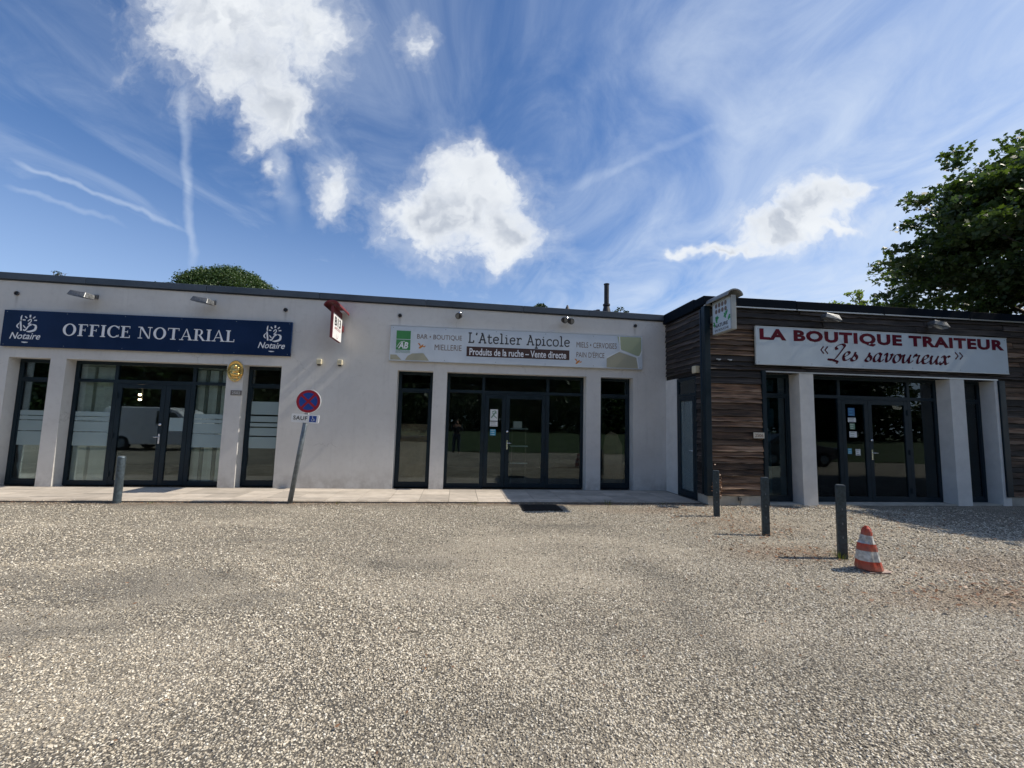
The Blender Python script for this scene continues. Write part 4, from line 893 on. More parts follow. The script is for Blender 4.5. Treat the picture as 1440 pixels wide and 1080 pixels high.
flood('wide', -7.98, 4.12, 0, 'wide metal floodlight above OFFICE of the navy sign', GF); flood('wide', -5.58, 4.12, 0, 'wide metal floodlight above NOTARIAL of the navy sign', GF)
flood('round', -.03, 4.12, 0, 'black round spotlight above the left half of the honey shop sign', GF); flood('twin', 2.61, 4.12, 0, 'black twin spotlight above the right half of the honey shop sign', GF)
flood('wide', 8.10, 3.95, WY-.03, 'metal floodlight on dark boards above BOUTIQUE', GF); flood('wide', 10.80, 3.92, WY-.03, 'metal floodlight on dark boards above TRAITEUR', GF)
for x, z, l in ((-9.518, 4.169, 'leftmost round overflow hole above the navy sign'), (-4.034, 4.08, 'round overflow hole above the right end of the navy sign'), (-1.45, 4.072, 'round overflow hole above the left end of the honey shop sign'), (4.434, 4.091, 'round overflow hole above the right end of the honey shop sign')):
    t = thing('overflow_pipe', (x, 0, z), l, 'pipe', 'overflow pipes through the white wall')
    MB().tube([(x, -.03, z), (x, .02, z)], .045, 14, cap=False).build('pipe_rim', 'grey_plate', t); MB().tube([(x, -.012, z), (x, .0, z)], .040, 14).build('pipe_mouth', 'black_plastic', t)
for x, l in ((-3.21, 'left small cream sounder box on the white wall'), (-2.75, 'right small cream sounder box on the white wall')):
    t = thing('sounder_box', (x, 0, 2.82), l, 'alarm box', 'cream boxes between the shop fronts')
    MB().box(x-.055, x+.055, -.075, 0, 2.83, 2.95).build('case', 'cream_plastic', t, bevel=.012); MB().box(x-.03, x+.03, -.065, -.01, 2.80, 2.829).build('lens', 'black_plastic', t)
t = thing('security_camera', (CX, -1.48, 2.74), 'small cream detector box under the eaves beside the side door', 'alarm box')
MB().box(CX-.11, CX-.0, -1.57, -1.42, 2.74, 2.90).build('case', 'cream_plastic', t, bevel=.012); MB().box(CX-.09, CX-.02, -1.54, -1.45, 2.715, 2.739).build('lens', 'black_plastic', t)
# brass notary shield
t = thing('brass_shield', (-4.99, -.03, 2.37), 'oval gilt relief shield on the pillar right of the notary doors', 'plaque')
mb = MB(); rings = []
for r_, d in ((1.0, .0), (1.0, .028), (.93, .036), (.88, .022), (.6, .034), (.25, .042), (.02, .044)):
    rings.append([(-4.995+.168*r_*math.cos(a), -.008-d, 2.61+.24*r_*math.sin(a)) for a in [2*math.pi*i/32 for i in range(32)]])
mb.loft(rings).build('disc', 'brass', t, smooth=True)
mb = MB()
for (cx, cz, rx, rz) in ((0, .10, .035, .045), (0, .0, .06, .06), (.03, -.08, .075, .05), (-.05, -.06, .04, .06), (.07, .02, .02, .09), (-.02, -.15, .09, .02), (.04, .08, .05, .02)):
    rr = []
    for k, (f_, d) in enumerate(((1, .03), (.9, .048), (.5, .062), (.02, .066))): rr.append([(-4.995+cx+rx*f_*math.cos(a), -.008-d, 2.61+cz+rz*f_*math.sin(a)) for a in [2*math.pi*i/10 for i in range(10)]])
    mb.loft(rr)
mb.build('seated_figure_relief', 'brass', t, smooth=True)
t = thing('number_plate', (-4.95, -.01, 2.06), 'grey house number plate 2502 under the gilt shield', 'number plate')
MB().box(-5.065, -4.835, -.012, 0, 2.06, 2.17).build('plate', 'grey_plate', t); mb = MB(); text_into(mb, '2502', front(0, 0, -.012), -5.04, -4.86, 2.08, 2.15, bold=.02, depth=.002); mb.build('number', 'plate_print', t)
t = thing('number_plate', (6.41, WY-.03, 1.37), 'cream house number plate 2506 on the dark boards', 'number plate')
MB().box(6.285, 6.53, WY-.05, WY-.035, 1.365, 1.485).build('plate', 'cream_plate', t); mb = MB(); text_into(mb, '2506', front(0, 0, WY-.05), 6.31, 6.505, 1.39, 1.46, bold=.02, depth=.002); mb.build('number', 'sepia_print', t)
# outdoor tap/socket on the plinth, loose brackets on the boards
t = thing('wall_socket', (6.1, WY, .06), 'small cable box on the pale plinth of the timber block', 'socket')
MB().box(5.92, 5.99, WY-.04, WY+.012, .07, .145).build('box', 'lamp_body', t, bevel=.006); MB().tube([(5.955, WY-.02, .07), (5.95, WY-.025, .0), (5.90, WY-.04, -.02), (5.5, WY-.06, -.022)], .009, 6).build('cable', 'black_plastic', t)
for x, l in ((5.52, 'left bare metal bracket on the dark boards'), (5.78, 'right bare metal bracket on the dark boards')):
    tag(MB().box(x-.05, x+.05, WY-.045, WY-.03, 3.005, 3.022).box(x-.012, x+.012, WY-.08, WY-.03, 2.985, 3.004).build('bracket', 'light_edge'), l, 'bracket', 'bare brackets under the grey blade sign')

# ------------------------------------------------------------------ street furniture
def bollard_round(x, y, h_, label):
    t = thing('bollard', (x, y, GZ), label, 'bollard', 'steel posts round the car park')
    MB().tube([(x, y, GZ-.1), (x, y, h_-.015), (x, y, h_)], [.062, .062, .055], 20).build('post', 'bollard_steel', t, smooth=False)
    MB().tube([(x, y, h_+.001), (x, y, h_+.012)], [.055, .03], 20).build('cap', 'galvanised', t)
def bollard_flat(x, y, h_, rz, label, lean=0):
    t = thing('bollard', (x, y, GZ), label, 'bollard', 'steel posts round the car park')
    o = MB().box(-.052, .052, -.030, .030, -.1, h_-GZ).build('post', 'bollard_dark', t, w=False, origin=(0, 0, 0), bevel=.009); o.location = (0, 0, 0)
    o2 = MB().box(-.040, .040, -.026, .026, h_-GZ+.001, h_-GZ+.006).build('cap', 'galvanised', t, w=False, origin=(0, 0, 0)); o2.location = (0, 0, 0)
    for zz in (.25, .42, .60): 
        q = MB().box(-.006, .006, -.0375, -.0365, zz, zz+.025).build('scratch', 'galvanised', t, w=False, origin=(0, 0, 0)); q.location = (0, 0, 0)
    t.rotation_euler = (0, lean, rz)
bollard_round(-5.98, -1.66, .80, 'round steel post at the terrace edge before the notary doors')
bollard_flat(4.77, -2.83, .795, R(-20), 'farthest of the three flat steel posts, before the timber wall')
bollard_flat(4.74, -4.13, .83, R(-22), 'middle of the three flat steel posts before the timber shop')
bollard_flat(4.90, -5.28, .88, R(-24), 'nearest and largest flat steel post, beside the orange cone', R(.6))

def road_sign():
    t = thing('road_sign', (-3.06, -1.66, GZ), 'leaning no stopping sign with SAUF disabled plate on grey pole', 'sign')
    b = Vector((-3.06, -1.66, GZ-.05)); e = Vector((-2.80, -1.66, 2.12)); MB().tube([b, b.lerp(e, .5), e], .045, 14).build('pole', 'galvanised', t, smooth=True)
    tilt = R(3.0); Y = -1.72; c = (-2.83, 1.895)
    def disc(r_, y, yb, name, m, par=t):
        return MB().loft([[(c[0]+r_*math.cos(a), y_, c[1]+r_*math.sin(a)) for a in [2*math.pi*i/40 for i in range(40)]] for y_ in (y, yb)]).build(name, m, par)
    disc(.228, Y, Y+.02, 'disc', 'sign_white')
    def M(a, b_, d): return (c[0]+a, Y-d, c[1]+b_)
    mb = MB(); p = Pen(mb, M, 0, 0, 1, d=.002); p.ring(0, 0, .218, .218, .050, .050, n=40)
    for a in (45, 135):
        cx, sy = math.cos(R(a+3)), math.sin(R(a+3)); p.stroke([(-.175*cx, -.175*sy), (.175*cx, .175*sy)], .042, k=1)
    mb.build('red_ring', 'sign_red', t)
    mb = MB(); p = Pen(mb, M, 0, 0, 1, d=.001); p.ring(0, 0, .170, .170, .169, .169, n=40); mb.build('blue_field', 'sign_blue', t)
    # plate
    P0 = (-3.12, 1.50); ca, sa = math.cos(tilt), -math.sin(tilt)
    def N(a, b_, d): return (P0[0]+a*ca-b_*sa, Y-.001-d, P0[1]+a*sa+b_*ca)
    MB().prism([(0, .015), (.015, 0), (.485, 0), (.50, .015), (.50, .145), (.485, .16), (.015, .16), (0, .145)], -.018, 0, N).build('plate', 'sign_white', t)
    mb = MB(); text_into(mb, 'SAUF', N, .035, .290, .045, .122, bold=.02, sp=1.08, depth=.002); mb.build('plate_lettering', 'ink', t)
    mb = MB(); p = Pen(mb, N, 0, 0, 1, d=.002); p.rect(.325, .02, .455, .14); mb.build('blue_square', 'sign_blue', t)
    mb = MB(); p = Pen(mb, N, .39, .08, .05, d=.003); p.ring(-.05, -.35, .5, .5, .13, .13, 150, 370); p.stroke([(-.15, .75), (-.1, .1), (.4, .08), (.65, -.6)], .16, k=2); p.ring(-.15, .9, .16, .16, .15, .15); mb.build('wheelchair_print', 'sign_white', t)
    MB().box(-2.90, -2.78, -1.715, -1.61, 1.86, 1.89).box(-2.93, -2.82, -1.715, -1.61, 1.56, 1.59).build('clamp', 'galvanised', t)
road_sign()

def cone():
    x, y = 4.82, -5.72; t = thing('traffic_cone', (x, y, GZ), 'battered orange and white striped traffic cone beside the nearest post', 'traffic cone')
    def prof(h_):  # crumpled, the flattened top nods to one side
        r_ = .138-.20*h_ if h_ < .40 else .058-.045*((h_-.40)/.075)**2; dx = -.012-.02*math.sin(h_*7)-.03*max(0, h_-.3)
        return r_, dx
    def band(h0, h1, name, m, grow=0.):
        rings = []
        for i in range(5):
            h_ = h0+(h1-h0)*i/4; r_, dx = prof(h_); ring = []
            for k in range(20):
                a = 2*math.pi*k/20; q = r_+grow+.010*math.sin(3*a+h_*14)*(.4+h_)+.006*math.sin(7*a-9*h_)
                if .06 < h_ < .30 and .2 < a % (2*math.pi) < 1.2: q -= .012
                ring.append((x+dx+q*math.cos(a+5.6)*(1-.25*(h_ > .3)), y+q*math.sin(a+5.6)*.95, GZ+.025+h_))
            rings.append(ring)
        MB().loft(rings).build(name, m, t, w=False, smooth=False)
    band(.0, .095, 'orange_band', 'cone_orange'); band(.095, .205, 'white_band', 'cone_white', .002); band(.205, .285, 'orange_band', 'cone_orange'); band(.285, .375, 'white_band', 'cone_white', .002)
    band(.375, .475, 'tip', 'cone_orange')
    # torn flap of the orange tip hanging over the upper white band
    MB().loft([[(x-.03+.03*s_, y-.062+.012*abs(s_)+.004*k, GZ+.025+.40-.11*k+.01*s_) for s_ in (-.35, 0, .5, 1.1)]+[(x-.03+.03*s_, y-.058+.012*abs(s_)+.004*k, GZ+.025+.40-.11*k+.01*s_) for s_ in (1.1, .5, 0, -.35)] for k in (0, .5, 1)]).build('torn_flap', 'cone_orange', t, w=False)
    pts = [(-.12, -.12), (.12, -.135), (.165, -.11), (.15, .10), (.11, .12), (-.11, .11), (-.13, .08)]
    MB().loft([[(x+a-.005, y+b_, GZ+.002) for a, b_ in pts], [(x+a-.005, y+b_, GZ+.012+.006*(a > .1)) for a, b_ in pts]]).build('base', 'cone_base', t, w=False, bevel=.004)
cone()
# drain cover
t = thing('drain_cover', (1.65, -1.96, GZ), 'dark rectangular iron drain cover in the gravel by the middle shop', 'drain cover')
MB().box(1.27, 2.03, -2.31, -1.74, GZ-.04, GZ+.006).build('frame', 'cast_iron', t, w=False)
for i in range(9): MB().box(1.30, 2.00, -2.285+i*.059, -2.25+i*.059, GZ+.0065, GZ+.016).build('bar', 'cast_iron', t, w=False)

# ------------------------------------------------------------------ plants
def tufts():
    def tuft(x, y, n, h_, spread, name, m, label, cat, flop=.5):
        mb = MB()
        for _ in range(n):
            a = random.uniform(0, 6.28); r_ = random.uniform(0, spread); bx, by = x+r_*math.cos(a), y+r_*math.sin(a)
            hh = h_*random.uniform(.4, 1.1); d = Vector((math.cos(a), math.sin(a), 0)); s_ = Vector((-d.y, d.x, 0))*.0025
            p0 = Vector((bx, by, GZ)); p1 = p0+Vector((0, 0, hh*.6))+d*hh*flop*.3; p2 = p0+Vector((0, 0, hh*(1-.3*flop)))+d*hh*flop
            mb.add([p0-s_, p0+s_, p1+s_*.8, p1-s_*.8, p2], [(0, 1, 2, 3), (3, 2, 4)])
        tag(mb.build(name, m, w=False), label, cat, kind=None)
    tuft(4.86, -5.30, 60, .13, .10, 'grass_tuft', 'grass_leaf', 'dry grass tuft round the foot of the nearest steel post', 'grass tuft', .7)
    tuft(5.02, -5.12, 9, .42, .05, 'dry_stalks', 'grass_leaf', 'thin dry stalks standing behind the traffic cone', 'grass tuft', .35)
    tuft(4.95, -5.55, 40, .09, .10, 'grass_tuft', 'grass_leaf', 'low grass between the post and the traffic cone', 'grass tuft', .8)
    tuft(3.10, -1.74, 22, .14, .10, 'grass_tuft', 'grass_leaf', 'small weed tuft at the kerb by the right narrow window', 'grass tuft', .8)
    tuft(8.9, -5.3, 12, .22, .05, 'grass_tuft', 'grass_leaf', 'lone thin grass stalks at the right edge of the gravel', 'grass tuft', .3)
    for wx, wl_ in ((-8.7, 'tiny weed at the kerb below the far left window'), (-5.4, 'tiny weed at the kerb below the gilt shield'), (-2.2, 'tiny weed at the kerb between road sign and left narrow window'), (.4, 'tiny weed at the kerb left of the drain cover'), (4.3, 'tiny weed at the kerb near the side door')): tuft(wx, -1.70, 16, .06, .06, 'grass_tuft', 'grass_leaf', wl_, 'grass tuft', .9)
    tuft(5.75, -4.6, 20, .07, .15, 'grass_tuft', 'grass_leaf', 'low dry weeds behind the nearest post', 'grass tuft', .9)
tufts()
def creeper():
    t = thing('withered_plant', (5.42, WY-.09, GZ), 'withered brown plant climbing the boards behind the farthest post', 'plant')
    MB().tube([(5.42, WY-.08, GZ), (5.44, WY-.09, .15), (5.40, WY-.07, .3), (5.44, WY-.08, .5)], [.008, .007, .006, .003], 6).build('stem', 'dry_leaf', t)
    mb = MB()
    for i in range(260):
        z = random.gauss(.36, .12); 
        if z < .12: continue
        c = Vector((5.42+random.gauss(0, .045), WY-.08+random.uniform(-.04, .03), z)); a = Vector((random.gauss(0, 1), random.gauss(0, 1), random.gauss(0, 1))).normalized()*.022; b = a.orthogonal().normalized()*.014
        mb.add([c-a, c+b, c+a, c-b], [(0, 1, 2, 3)])
    mb.build('leaves', 'dry_leaf', t, kind='stuff')
creeper()
def debris():
    mb = MB()
    for i in range(2600):
        if random.random() < .35: x = random.uniform(-10, 5.2); y = -1.66-abs(random.gauss(0, .06)); s_ = random.uniform(.008, .02)
        elif random.random() < .72:
            q_ = random.choice(((4.6, -5.1, .45, .2), (4.5, -4.0, .5, .3), (4.6, -2.7, .6, .4), (5.6, -6.4, .9, .25), (6.6, -4.4, 1.3, .8), (8, -3.2, 1.6, .8), (6, -2.1, 1.4, .15), (5.6, -6.4, .9, .25))); x = random.gauss(q_[0], q_[2]); y = min(-1.85, random.gauss(q_[1], q_[3])); s_ = random.uniform(.014, .034)
        else: x = random.uniform(-4, 9); y = random.uniform(-8.2, -2); s_ = random.uniform(.008, .018)
        a = random.uniform(0, 6.28); c = Vector((x, y, GZ+.018)); u = Vector((math.cos(a), math.sin(a), random.uniform(-.3, .3)))*s_; v = Vector((-math.sin(a), math.cos(a), random.uniform(-.3, .5)))*s_*.5
        mb.add([c-u, c+v, c+u, c-v], [(0, 1, 2, 3)])
    tag(mb.build('dry_leaves', 'dry_leaf', w=False), 'scattered dry leaves and twigs along the kerb and posts', 'leaves', kind='stuff')
debris()

def leaf_cloud(centers, rad, n_per, size, flat=.55, maple=False, droop=.3):
    """leaf polygons in clumps round the given centres; returns verts, faces arrays"""
    C = np.repeat(np.asarray(centers), n_per, 0); n = len(C)
    rr = np.repeat(np.asarray(rad), n_per)
    d = rng.normal(size=(n, 3)); d /= np.linalg.norm(d, axis=1)[:, None]; r_ = rng.random(n)**.45
    P = C+d*(r_*rr)[:, None]*np.array([1, 1, flat])
    nrm = rng.normal(size=(n, 3))*.75+np.array([0, 0, .8]); nrm /= np.linalg.norm(nrm, axis=1)[:, None]
    a = np.cross(nrm, rng.normal(size=(n, 3))); a /= np.linalg.norm(a, axis=1)[:, None]; b = np.cross(nrm, a)
    s_ = size*rng.uniform(.6, 1.25, n)[:, None]
    if maple: shp = [(-.5, 0), (-.25, .45), (0, .22), (.15, .55), (.28, .2), (.62, 0), (.28, -.2), (.15, -.55), (0, -.22), (-.25, -.45)]
    else: shp = [(-.5, 0), (0, .3), (.5, 0), (0, -.3)]
    V = np.stack([P+a*s_*u+b*s_*v-nrm*s_*(.25*droop*(u*u+v*v)*4) for u, v in shp], 1); k = len(shp)
    Fc = np.arange(n*k).reshape(n, k); return V.reshape(-1, 3), Fc
def mesh_np(name, V, Fc, m, parent, loc):
    me = bpy.data.meshes.new(name); n, k = Fc.shape
    me.vertices.add(len(V)); me.vertices.foreach_set('co', (V-np.array(loc)).astype(np.float32).ravel())
    me.loops.add(n*k); me.loops.foreach_set('vertex_index', Fc.ravel().astype(np.int32)); me.polygons.add(n)
    me.polygons.foreach_set('loop_start', np.arange(0, n*k, k, dtype=np.int32)); me.update(calc_edges=True)
    me.materials.append(MATS[m]); o = bpy.data.objects.new(name, me); COL.objects.link(o); o.parent = parent; return o
def tree(name, x, y, z0, h_, crown, label, m, clumps, per, size, trunk_r=.2, group=None, maple=False, cz=None, bulge=None, lobes=(), flat=.55, crad=(.45, .95)):
    """trunk, limbs out to the clump centres, leaves; crown = (rx, ry, rz)"""
    t = thing(name, (x, y, z0), label, 'tree', group); cz = cz if cz is not None else z0+h_-crown[2]
    pts = []
    while len(pts) < clumps:
        d = rng.normal(size=3); d /= np.linalg.norm(d); r_ = rng.uniform(.75, 1)**.5 if name == 'umbrella_pine' else rng.uniform(.35, 1)**.5
        bump = 1+(.02 if name == 'umbrella_pine' else .16)*math.sin(3.1*math.atan2(d[1], d[0])+2*d[2]+x)+(.03 if name == 'umbrella_pine' else .12)*math.sin(5*d[2]+7*d[0]+y)
        p = np.array([x, y, cz])+d*r_*bump*np.array(crown)
        if bulge and not bulge(p): continue
        if p[2] > z0+1.2: pts.append(p)
    for (lx, ly, lz, lr, ln) in lobes:      # outer boughs of the same crown
        for _ in range(ln):
            d = rng.normal(size=3); d /= np.linalg.norm(d); pts.append(np.array([lx, ly, lz])+d*lr*rng.uniform(.3, 1)**.5*np.array([1, 1, .7]))
    pts = np.array(pts); V, Fc = leaf_cloud(pts, rng.uniform(*crad, len(pts)), per, size, flat, maple)
    mesh_np('crown', V, Fc, m, t, (x, y, z0))
    mb = MB(); top = Vector((x+.3, y, cz)); b = Vector((x, y, z0-.1))
    mb.tube([b, b.lerp(top, .35)+Vector((.1, 0, 0)), b.lerp(top, .7), top, top+Vector((.1, .1, crown[2]*.6))], [trunk_r*1.2, trunk_r, trunk_r*.75, trunk_r*.5, trunk_r*.12], 12)
    mb.build('trunk', 'bark', t, w=False, smooth=True)
    mb = MB()
    for p in pts[::max(1, clumps//60)]:
        p = Vector(p); s_ = b.lerp(top, random.uniform(.55, 1)); mid = s_.lerp(p, .5)+Vector((0, 0, .35)); mb.tube([s_, mid, p], [trunk_r*.3, trunk_r*.15, .015], 6)
    mb.build('limbs', 'bark', t, w=False, smooth=True)
    return t
# the big maple right of the timber block
tree('maple_tree', 21.6, 1.0, GZ, 12.3, (6.5, 5.8, 4.4), 'large dark maple rising over the right end of the timber block', 'maple_leaf', 900, 78, .165, .32, maple=True, cz=7.6, crad=(.35, .9), flat=.38, lobes=((17.4, -3.4, 6.3, 2.9, 300), (19.8, -4.4, 6.4, 2.9, 240), (23, -4.2, 7.0, 2.8, 140), (18.7, 1.7, 9.3, 2.0, 150), (19.9, .5, 10.3, 1.9, 140)))
tree('umbrella_pine', -16.35, 21.9, 0, 11.9, (3.35, 3.35, 2.5), 'round-topped green pine behind the roof above the notary sign', 'pine_leaf', 900, 130, .13, .3, flat=.9, crad=(.40, .62))
for (x, y, h_, r_, m, l, n_) in ((25.1, 15.5, 10.7, 1.1, 'lime_leaf', 'small yellow-green treetop showing over the timber roof', 'lime_tree'), (26.2, 14.4, 10.95, 1.3, 'lime_leaf', 'taller yellow-green treetop over the timber roof beside the maple', 'lime_tree'), (27.2, 13.6, 9.95, .9, 'far_leaf', 'low dark treetop just left of the maple over the timber roof', 'distant_tree'),
                          (13.15, 23.2, 11.35, .9, 'far_leaf', 'dark treetop just right of the black flue', 'distant_tree'), (14.4, 22.8, 10.95, .8, 'far_leaf', 'faint treetop right of the flue near the timber block', 'distant_tree'), (10.6, 24.2, 11.5, 1.3, 'far_leaf', 'low row of treetops left of the black flue', 'distant_tree'), (6.74, 25.1, 11.9, .45, 'far_leaf', 'tiny treetop over the middle of the honey shop sign', 'distant_tree'),
                          (-19.4, 20.3, 10.45, .9, 'far_leaf', 'low dark treetop touching the left edge of the round pine', 'distant_tree'), (-23.35, 17.1, 9.85, .22, 'far_leaf', 'sparse twig above the left end of the coping', 'distant_tree')):
    tree(n_, x, y, 0, h_, (r_, r_, min(1.6, r_)), l, m, 34 if r_ > .3 else 9, 60 if r_ > .3 else 14, .16 if r_ > .3 else .09, .14 if r_ > .3 else .03, group='treetops behind the roofs', crad=(.2, .42) if r_ > .3 else (.05, .14))

# flue on the roof
t = thing('flue', (5.1, 4.0, 4.1), 'tall black metal flue pipe on the white building roof', 'chimney')
MB().tube([(5.1, 4, 4.1), (5.1, 4, 6.5)], .085, 16).build('pipe', 'chimney_black', t, smooth=False); MB().tube([(5.1, 4, 4.1), (5.1, 4, 5.5), (5.1, 4, 5.72)], [.16, .155, .10], 16).build('collar', 'chimney_black', t); MB().tube([(5.1, 4, 5.74), (5.1, 4, 5.80)], .125, 16).build('flange', 'chimney_black', t); MB().tube([(5.1, 4, 6.505), (5.1, 4, 6.53)], .10, 16).build('rim', 'chimney_black', t)
for x, z, l in ((4.82, 5.55, 'left small dark roof vent beside the flue'), (4.70, 5.52, 'leftmost tiny roof vent beside the flue')):
    tt = thing('roof_vent', (x, 4.1, 4.1), l, 'vent', 'small vents beside the flue'); MB().tube([(x, 4.1, 4.1), (x, 4.1, z-.0)], .05, 10).build('pipe', 'chimney_black', tt); MB().tube([(x, 4.1, z+.001), (x, 4.1, z+.06)], .075, 10).build('cap', 'chimney_black', tt)
tt = thing('roof_cowl', (3.68, 4.0, 4.1), 'small dark pointed roof cowl above the honey shop sign', 'vent'); MB().tube([(3.68, 4.0, 4.1), (3.68, 4.0, 5.50)], .05, 10).build('pipe', 'chimney_black', tt); MB().tube([(3.68, 4.0, 5.38), (3.68, 4.0, 5.48), (3.68, 4.0, 5.70)], [.14, .11, .02], 12).build('cap', 'chimney_black', tt)

# ------------------------------------------------------------------ behind the photographer (seen in the shop glass)
def grass_bank():
    vs = []; xs = np.linspace(-1, 40, 42); prof = [(-13.2, GZ+.004), (-14.5, .25), (-18, .75), (-26, 1.0), (-40, 1.2)]
    for y, z in prof:
        for x in xs: vs.append((x, y+.3*math.sin(x*.8), z+.06*math.sin(x*1.7+y)))
    n = len(xs); fs = [(j*n+i+1, j*n+i, (j+1)*n+i, (j+1)*n+i+1) for j in range(len(prof)-1) for i in range(n-1)]
    mat('turf', (.035, .062, .018), .95, var=(2, .35), bump=(30, .8, .05))
    tag(MB().add(vs, fs).build('grass_bank', 'turf', w=False, smooth=True), kind='structure')
grass_bank()
hg = [(x, -24.5+.8*math.sin(x*.7), z+.3*math.sin(x)) for x in np.arange(-40, 42, .9) for z in (1.4, 2.4, 3.3)]
V_, F_ = leaf_cloud(np.array(hg), np.full(len(hg), 1.1), 70, .42, .8); hd = thing('hedge', (0, -24.5, .7), 'long dark hedge behind the photographer, reflected in the shop glass', 'hedge'); mesh_np('foliage', V_, F_, 'far_leaf', hd, (0, -24.5, .7))
i = 0
for x, y, h_, r_ in ((-34, -29, 12, 6), (-25, -31, 13, 6), (-17, -32, 12, 6), (-8, -31, 13, 6), (0, -32, 12.5, 6), (8, -31, 13, 6), (16, -32, 13, 6), (24, -30, 13, 6), (33, -27, 13, 6)):
    tree('roadside_tree', x, y, GZ, h_, (r_, r_, h_*.42), ['first', 'second', 'third', 'fourth', 'fifth', 'sixth', 'seventh', 'eighth', 'ninth'][i]+' dark tree from the left in the row behind the photographer', 'far_leaf', 230, 60, .62, .3, group='trees reflected in the shop glass', cz=h_*.47, crad=(1.2, 1.9)); i += 1

def vehicle(name, x, y, L, prof, cabin, wid, paint, label, win, cat):
    t = thing(name, (x+L/2, y, GZ), label, cat)
    w2 = wid/2
    def Mx(a, b, d): return (x+a, y+d, GZ+b)
    lower = [[(x+a, y+s_*w2*k, GZ+b) for a, b in prof] for s_, k in ((-1, .93), (-1, 1), (1, 1), (1, .93))]
    mb = MB(); rings = [[(x+a*(.99)+L*.005, y-w2, GZ+b*.985+.01) for a, b in prof]]+[[(x+a, y-w2*.93, GZ+b) for a, b in prof], [(x+a, y+w2*.93, GZ+b) for a, b in prof]]+[[(x+a*.99+L*.005, y+w2, GZ+b*.985+.01) for a, b in prof]]
    mb.loft(rings).build('body', paint, t, w=False, bevel=.02)
    for s_ in (-1, 1):
        for poly in win:
            yy = y+s_*(w2+.002); MB().prism(poly, yy, yy+s_*.008, lambda a, b, d: (x+a, d, GZ+b)).build('side_window', 'car_glass', t, w=False)
        for a in (L*.19, L*.80):
            w_ = MB().tube([(x+a, y+s_*(w2-.16), GZ+.33), (x+a, y+s_*(w2+.02), GZ+.33)], .33, 20).build('wheel', 'tyre', t, w=False)
            MB().tube([(x+a, y+s_*(w2+.0205), GZ+.33), (x+a, y+s_*(w2+.03), GZ+.33)], .2, 14).build('rim', 'galvanised', w_, w=False)
        MB().box(x+L-.13, x+L+.005, y+s_*w2*.86-.13, y+s_*w2*.86+.13, GZ+.70, GZ+.86).build('headlight', 'headlight', t, w=False, bevel=.02)
    return t
van = [(0, .35), (.02, 1.0), (.10, 1.85), (.25, 1.93), (2.7, 1.95), (3.15, 1.80), (3.75, 1.22), (4.55, 1.02), (4.78, .80), (4.82, .38), (4.2, .28), (.4, .28)]
vehicle('white_van', -15.6, -11.1, 4.82, van, None, 1.85, 'car_silver', 'pale van parked behind the photographer, reflected in the notary doors', [[(2.25, 1.20), (3.45, 1.20), (3.05, 1.68), (2.72, 1.76), (2.25, 1.76)]], 'van')
car = [(0, .4), (.05, .9), (.5, 1.02), (1.2, 1.42), (2.4, 1.45), (3.1, .98), (3.95, .86), (4.15, .7), (4.2, .4), (3.8, .27), (.4, .27)]
vehicle('dark_car', 13.4, -11.4, 4.2, car, None, 1.78, 'car_dark', 'dark parked car behind the photographer, reflected in the timber shop glass', [[(.85, .98), (2.85, .98), (2.35, 1.36), (1.25, 1.34)]], 'car')

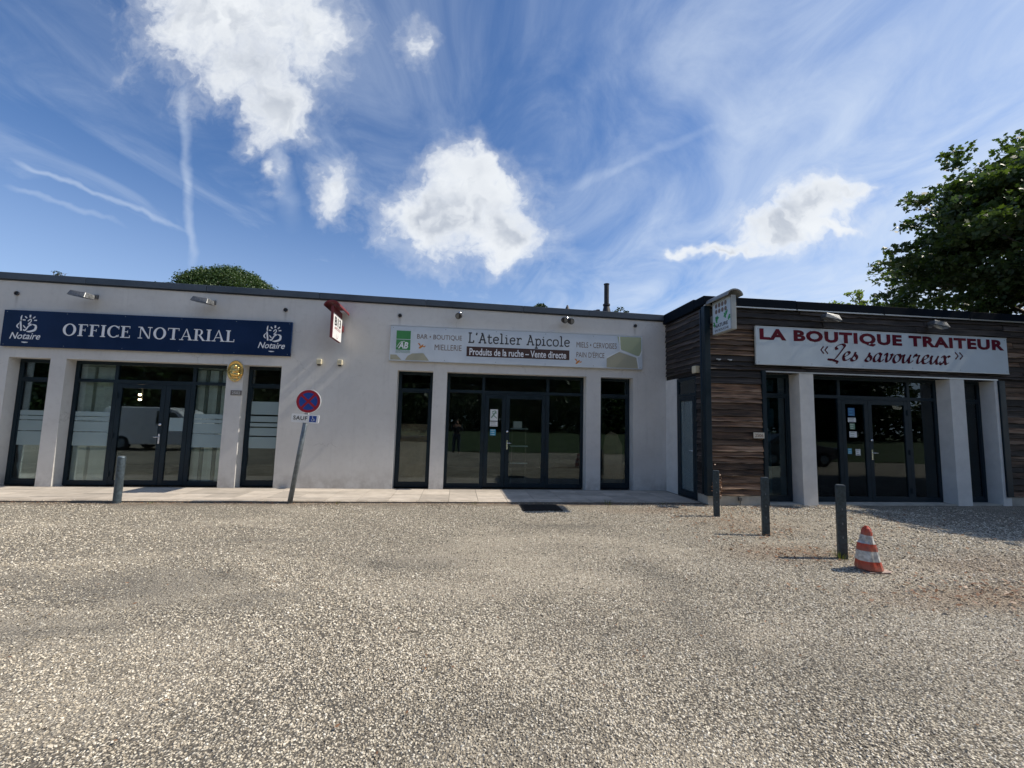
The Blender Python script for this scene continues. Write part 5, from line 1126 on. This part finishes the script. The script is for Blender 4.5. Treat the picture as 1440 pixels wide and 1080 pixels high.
def person():
    px, py = .0, -10.80
    t = thing('person', (px, py, GZ), 'person in dark jacket and jeans holding up a phone, reflected in the middle glass', 'person')
    def skin(name, m, verts, edges, rad, sub=1, root=0):
        me = bpy.data.meshes.new(name); me.from_pydata([(px+a, py+b, GZ+c) for a, b, c in verts], edges, []); o = bpy.data.objects.new(name, me); COL.objects.link(o)
        md = o.modifiers.new('s', 'SKIN'); sv = me.skin_vertices[0].data
        for i, r_ in enumerate(rad): sv[i].radius = (r_, r_) if not isinstance(r_, tuple) else r_; sv[i].use_root = (i == root)
        md2 = o.modifiers.new('b', 'SUBSURF'); md2.levels = md2.render_levels = sub
        dg = bpy.context.evaluated_depsgraph_get(); e = bpy.data.meshes.new_from_object(o.evaluated_get(dg)); bpy.data.objects.remove(o)
        q = np.zeros(len(e.vertices)*3); e.vertices.foreach_get('co', q); q = q.reshape(-1, 3)-np.array([px, py, GZ]); e.vertices.foreach_set('co', q.ravel())
        e.polygons.foreach_set('use_smooth', [True]*len(e.polygons)); e.materials.clear(); e.materials.append(MATS[m]); e.name = name
        o = bpy.data.objects.new(name, e); COL.objects.link(o); o.parent = t; return o
    # whole figure (skin) then clothes a little larger
    V = [(0, 0, .96), (0, 0, 1.18), (0, .02, 1.40), (0, .02, 1.50), (0, .05, 1.60), (0, .07, 1.70),
         (.10, 0, .92), (.12, .02, .50), (.13, -.02, .10), (.14, .10, .04), (-.10, 0, .92), (-.12, .02, .50), (-.13, -.02, .10), (-.14, .10, .04),
         (.19, .02, 1.42), (.27, .08, 1.18), (.12, .36, 1.44), (.08, .42, 1.52), (-.19, .02, 1.42), (-.27, .08, 1.18), (-.12, .36, 1.44), (-.08, .42, 1.52)]
    E = [(0, 1), (1, 2), (2, 3), (3, 4), (4, 5), (0, 6), (6, 7), (7, 8), (8, 9), (0, 10), (10, 11), (11, 12), (12, 13), (2, 14), (14, 15), (15, 16), (16, 17), (2, 18), (18, 19), (19, 20), (20, 21)]
    Rd = [.13, .12, .13, .05, .085, .07, .085, .06, .042, .035, .085, .06, .042, .035, .06, .045, .032, .03, .06, .045, .032, .03]
    skin('body', 'skin', V, E, Rd, 1)
    skin('jacket', 'navy_cloth', [V[i] for i in (0, 1, 2, 14, 15, 18, 19)]+[(.14, .33, 1.40), (-.14, .33, 1.40)], [(0, 1), (1, 2), (2, 3), (3, 4), (4, 7), (2, 5), (5, 6), (6, 8)], [.155, .15, .155, .085, .065, .085, .065, .05, .05])
    skin('jeans', 'jeans', [V[i] for i in (0, 6, 7, 10, 11)]+[(.13, -.02, .13), (-.13, -.02, .13)], [(0, 1), (1, 2), (2, 5), (0, 3), (3, 4), (4, 6)], [.145, .105, .078, .105, .078, .062, .062])
    for s_ in (-1, 1):
        skin('shoe', 'shoe', [(s_*.135, -.05, .05), (s_*.14, .06, .05), (s_*.145, .17, .04)], [(0, 1), (1, 2)], [.05, .05, .04])
        for k in range(4): skin('finger', 'skin', [(s_*.08, .43, 1.50+.022*k), (s_*.07, .455, 1.51+.022*k), (s_*.045, .452, 1.512+.022*k)], [(0, 1), (1, 2)], [.011, .010, .008])
        skin('thumb', 'skin', [(s_*.075, .40, 1.50), (s_*.06, .41, 1.53), (s_*.04, .425, 1.545)], [(0, 1), (1, 2)], [.012, .011, .009])
    skin('hair', 'hair', [(0, .02, 1.64), (0, .03, 1.74), (0, .08, 1.78)], [(0, 1), (1, 2)], [.085, .09, .06])
    # face: nose, eyes, ears, mouth
    skin('nose', 'skin', [(0, .13, 1.69), (0, .165, 1.655)], [(0, 1)], [.012, .016])
    for s_ in (-1, 1):
        e = MB().tube([(px+s_*.032, py+.128, GZ+1.69), (px+s_*.032, py+.137, GZ+1.69)], [.012, .006], 8).build('eye', 'ink', t, w=False)
        skin('ear', 'skin', [(s_*.083, .05, 1.69), (s_*.09, .05, 1.65)], [(0, 1)], [.016, .012])
    MB().box(px-.025, px+.025, py+.136, py+.142, GZ+1.612, GZ+1.622).build('mouth', 'maroon_ink', t, w=False)
    ph = thing('phone', (px, py+.45, GZ+1.52), 'black phone held up in both hands, reflected in the middle glass', 'phone')
    MB().box(px-.075, px+.075, py+.435, py+.445, GZ+1.51, GZ+1.585).build('case', 'black_plastic', ph, w=False, bevel=.004); MB().box(px+.045, px+.065, py+.4455, py+.449, GZ+1.55, GZ+1.575).build('camera_bump', 'lamp_glass', ph, w=False)
person()
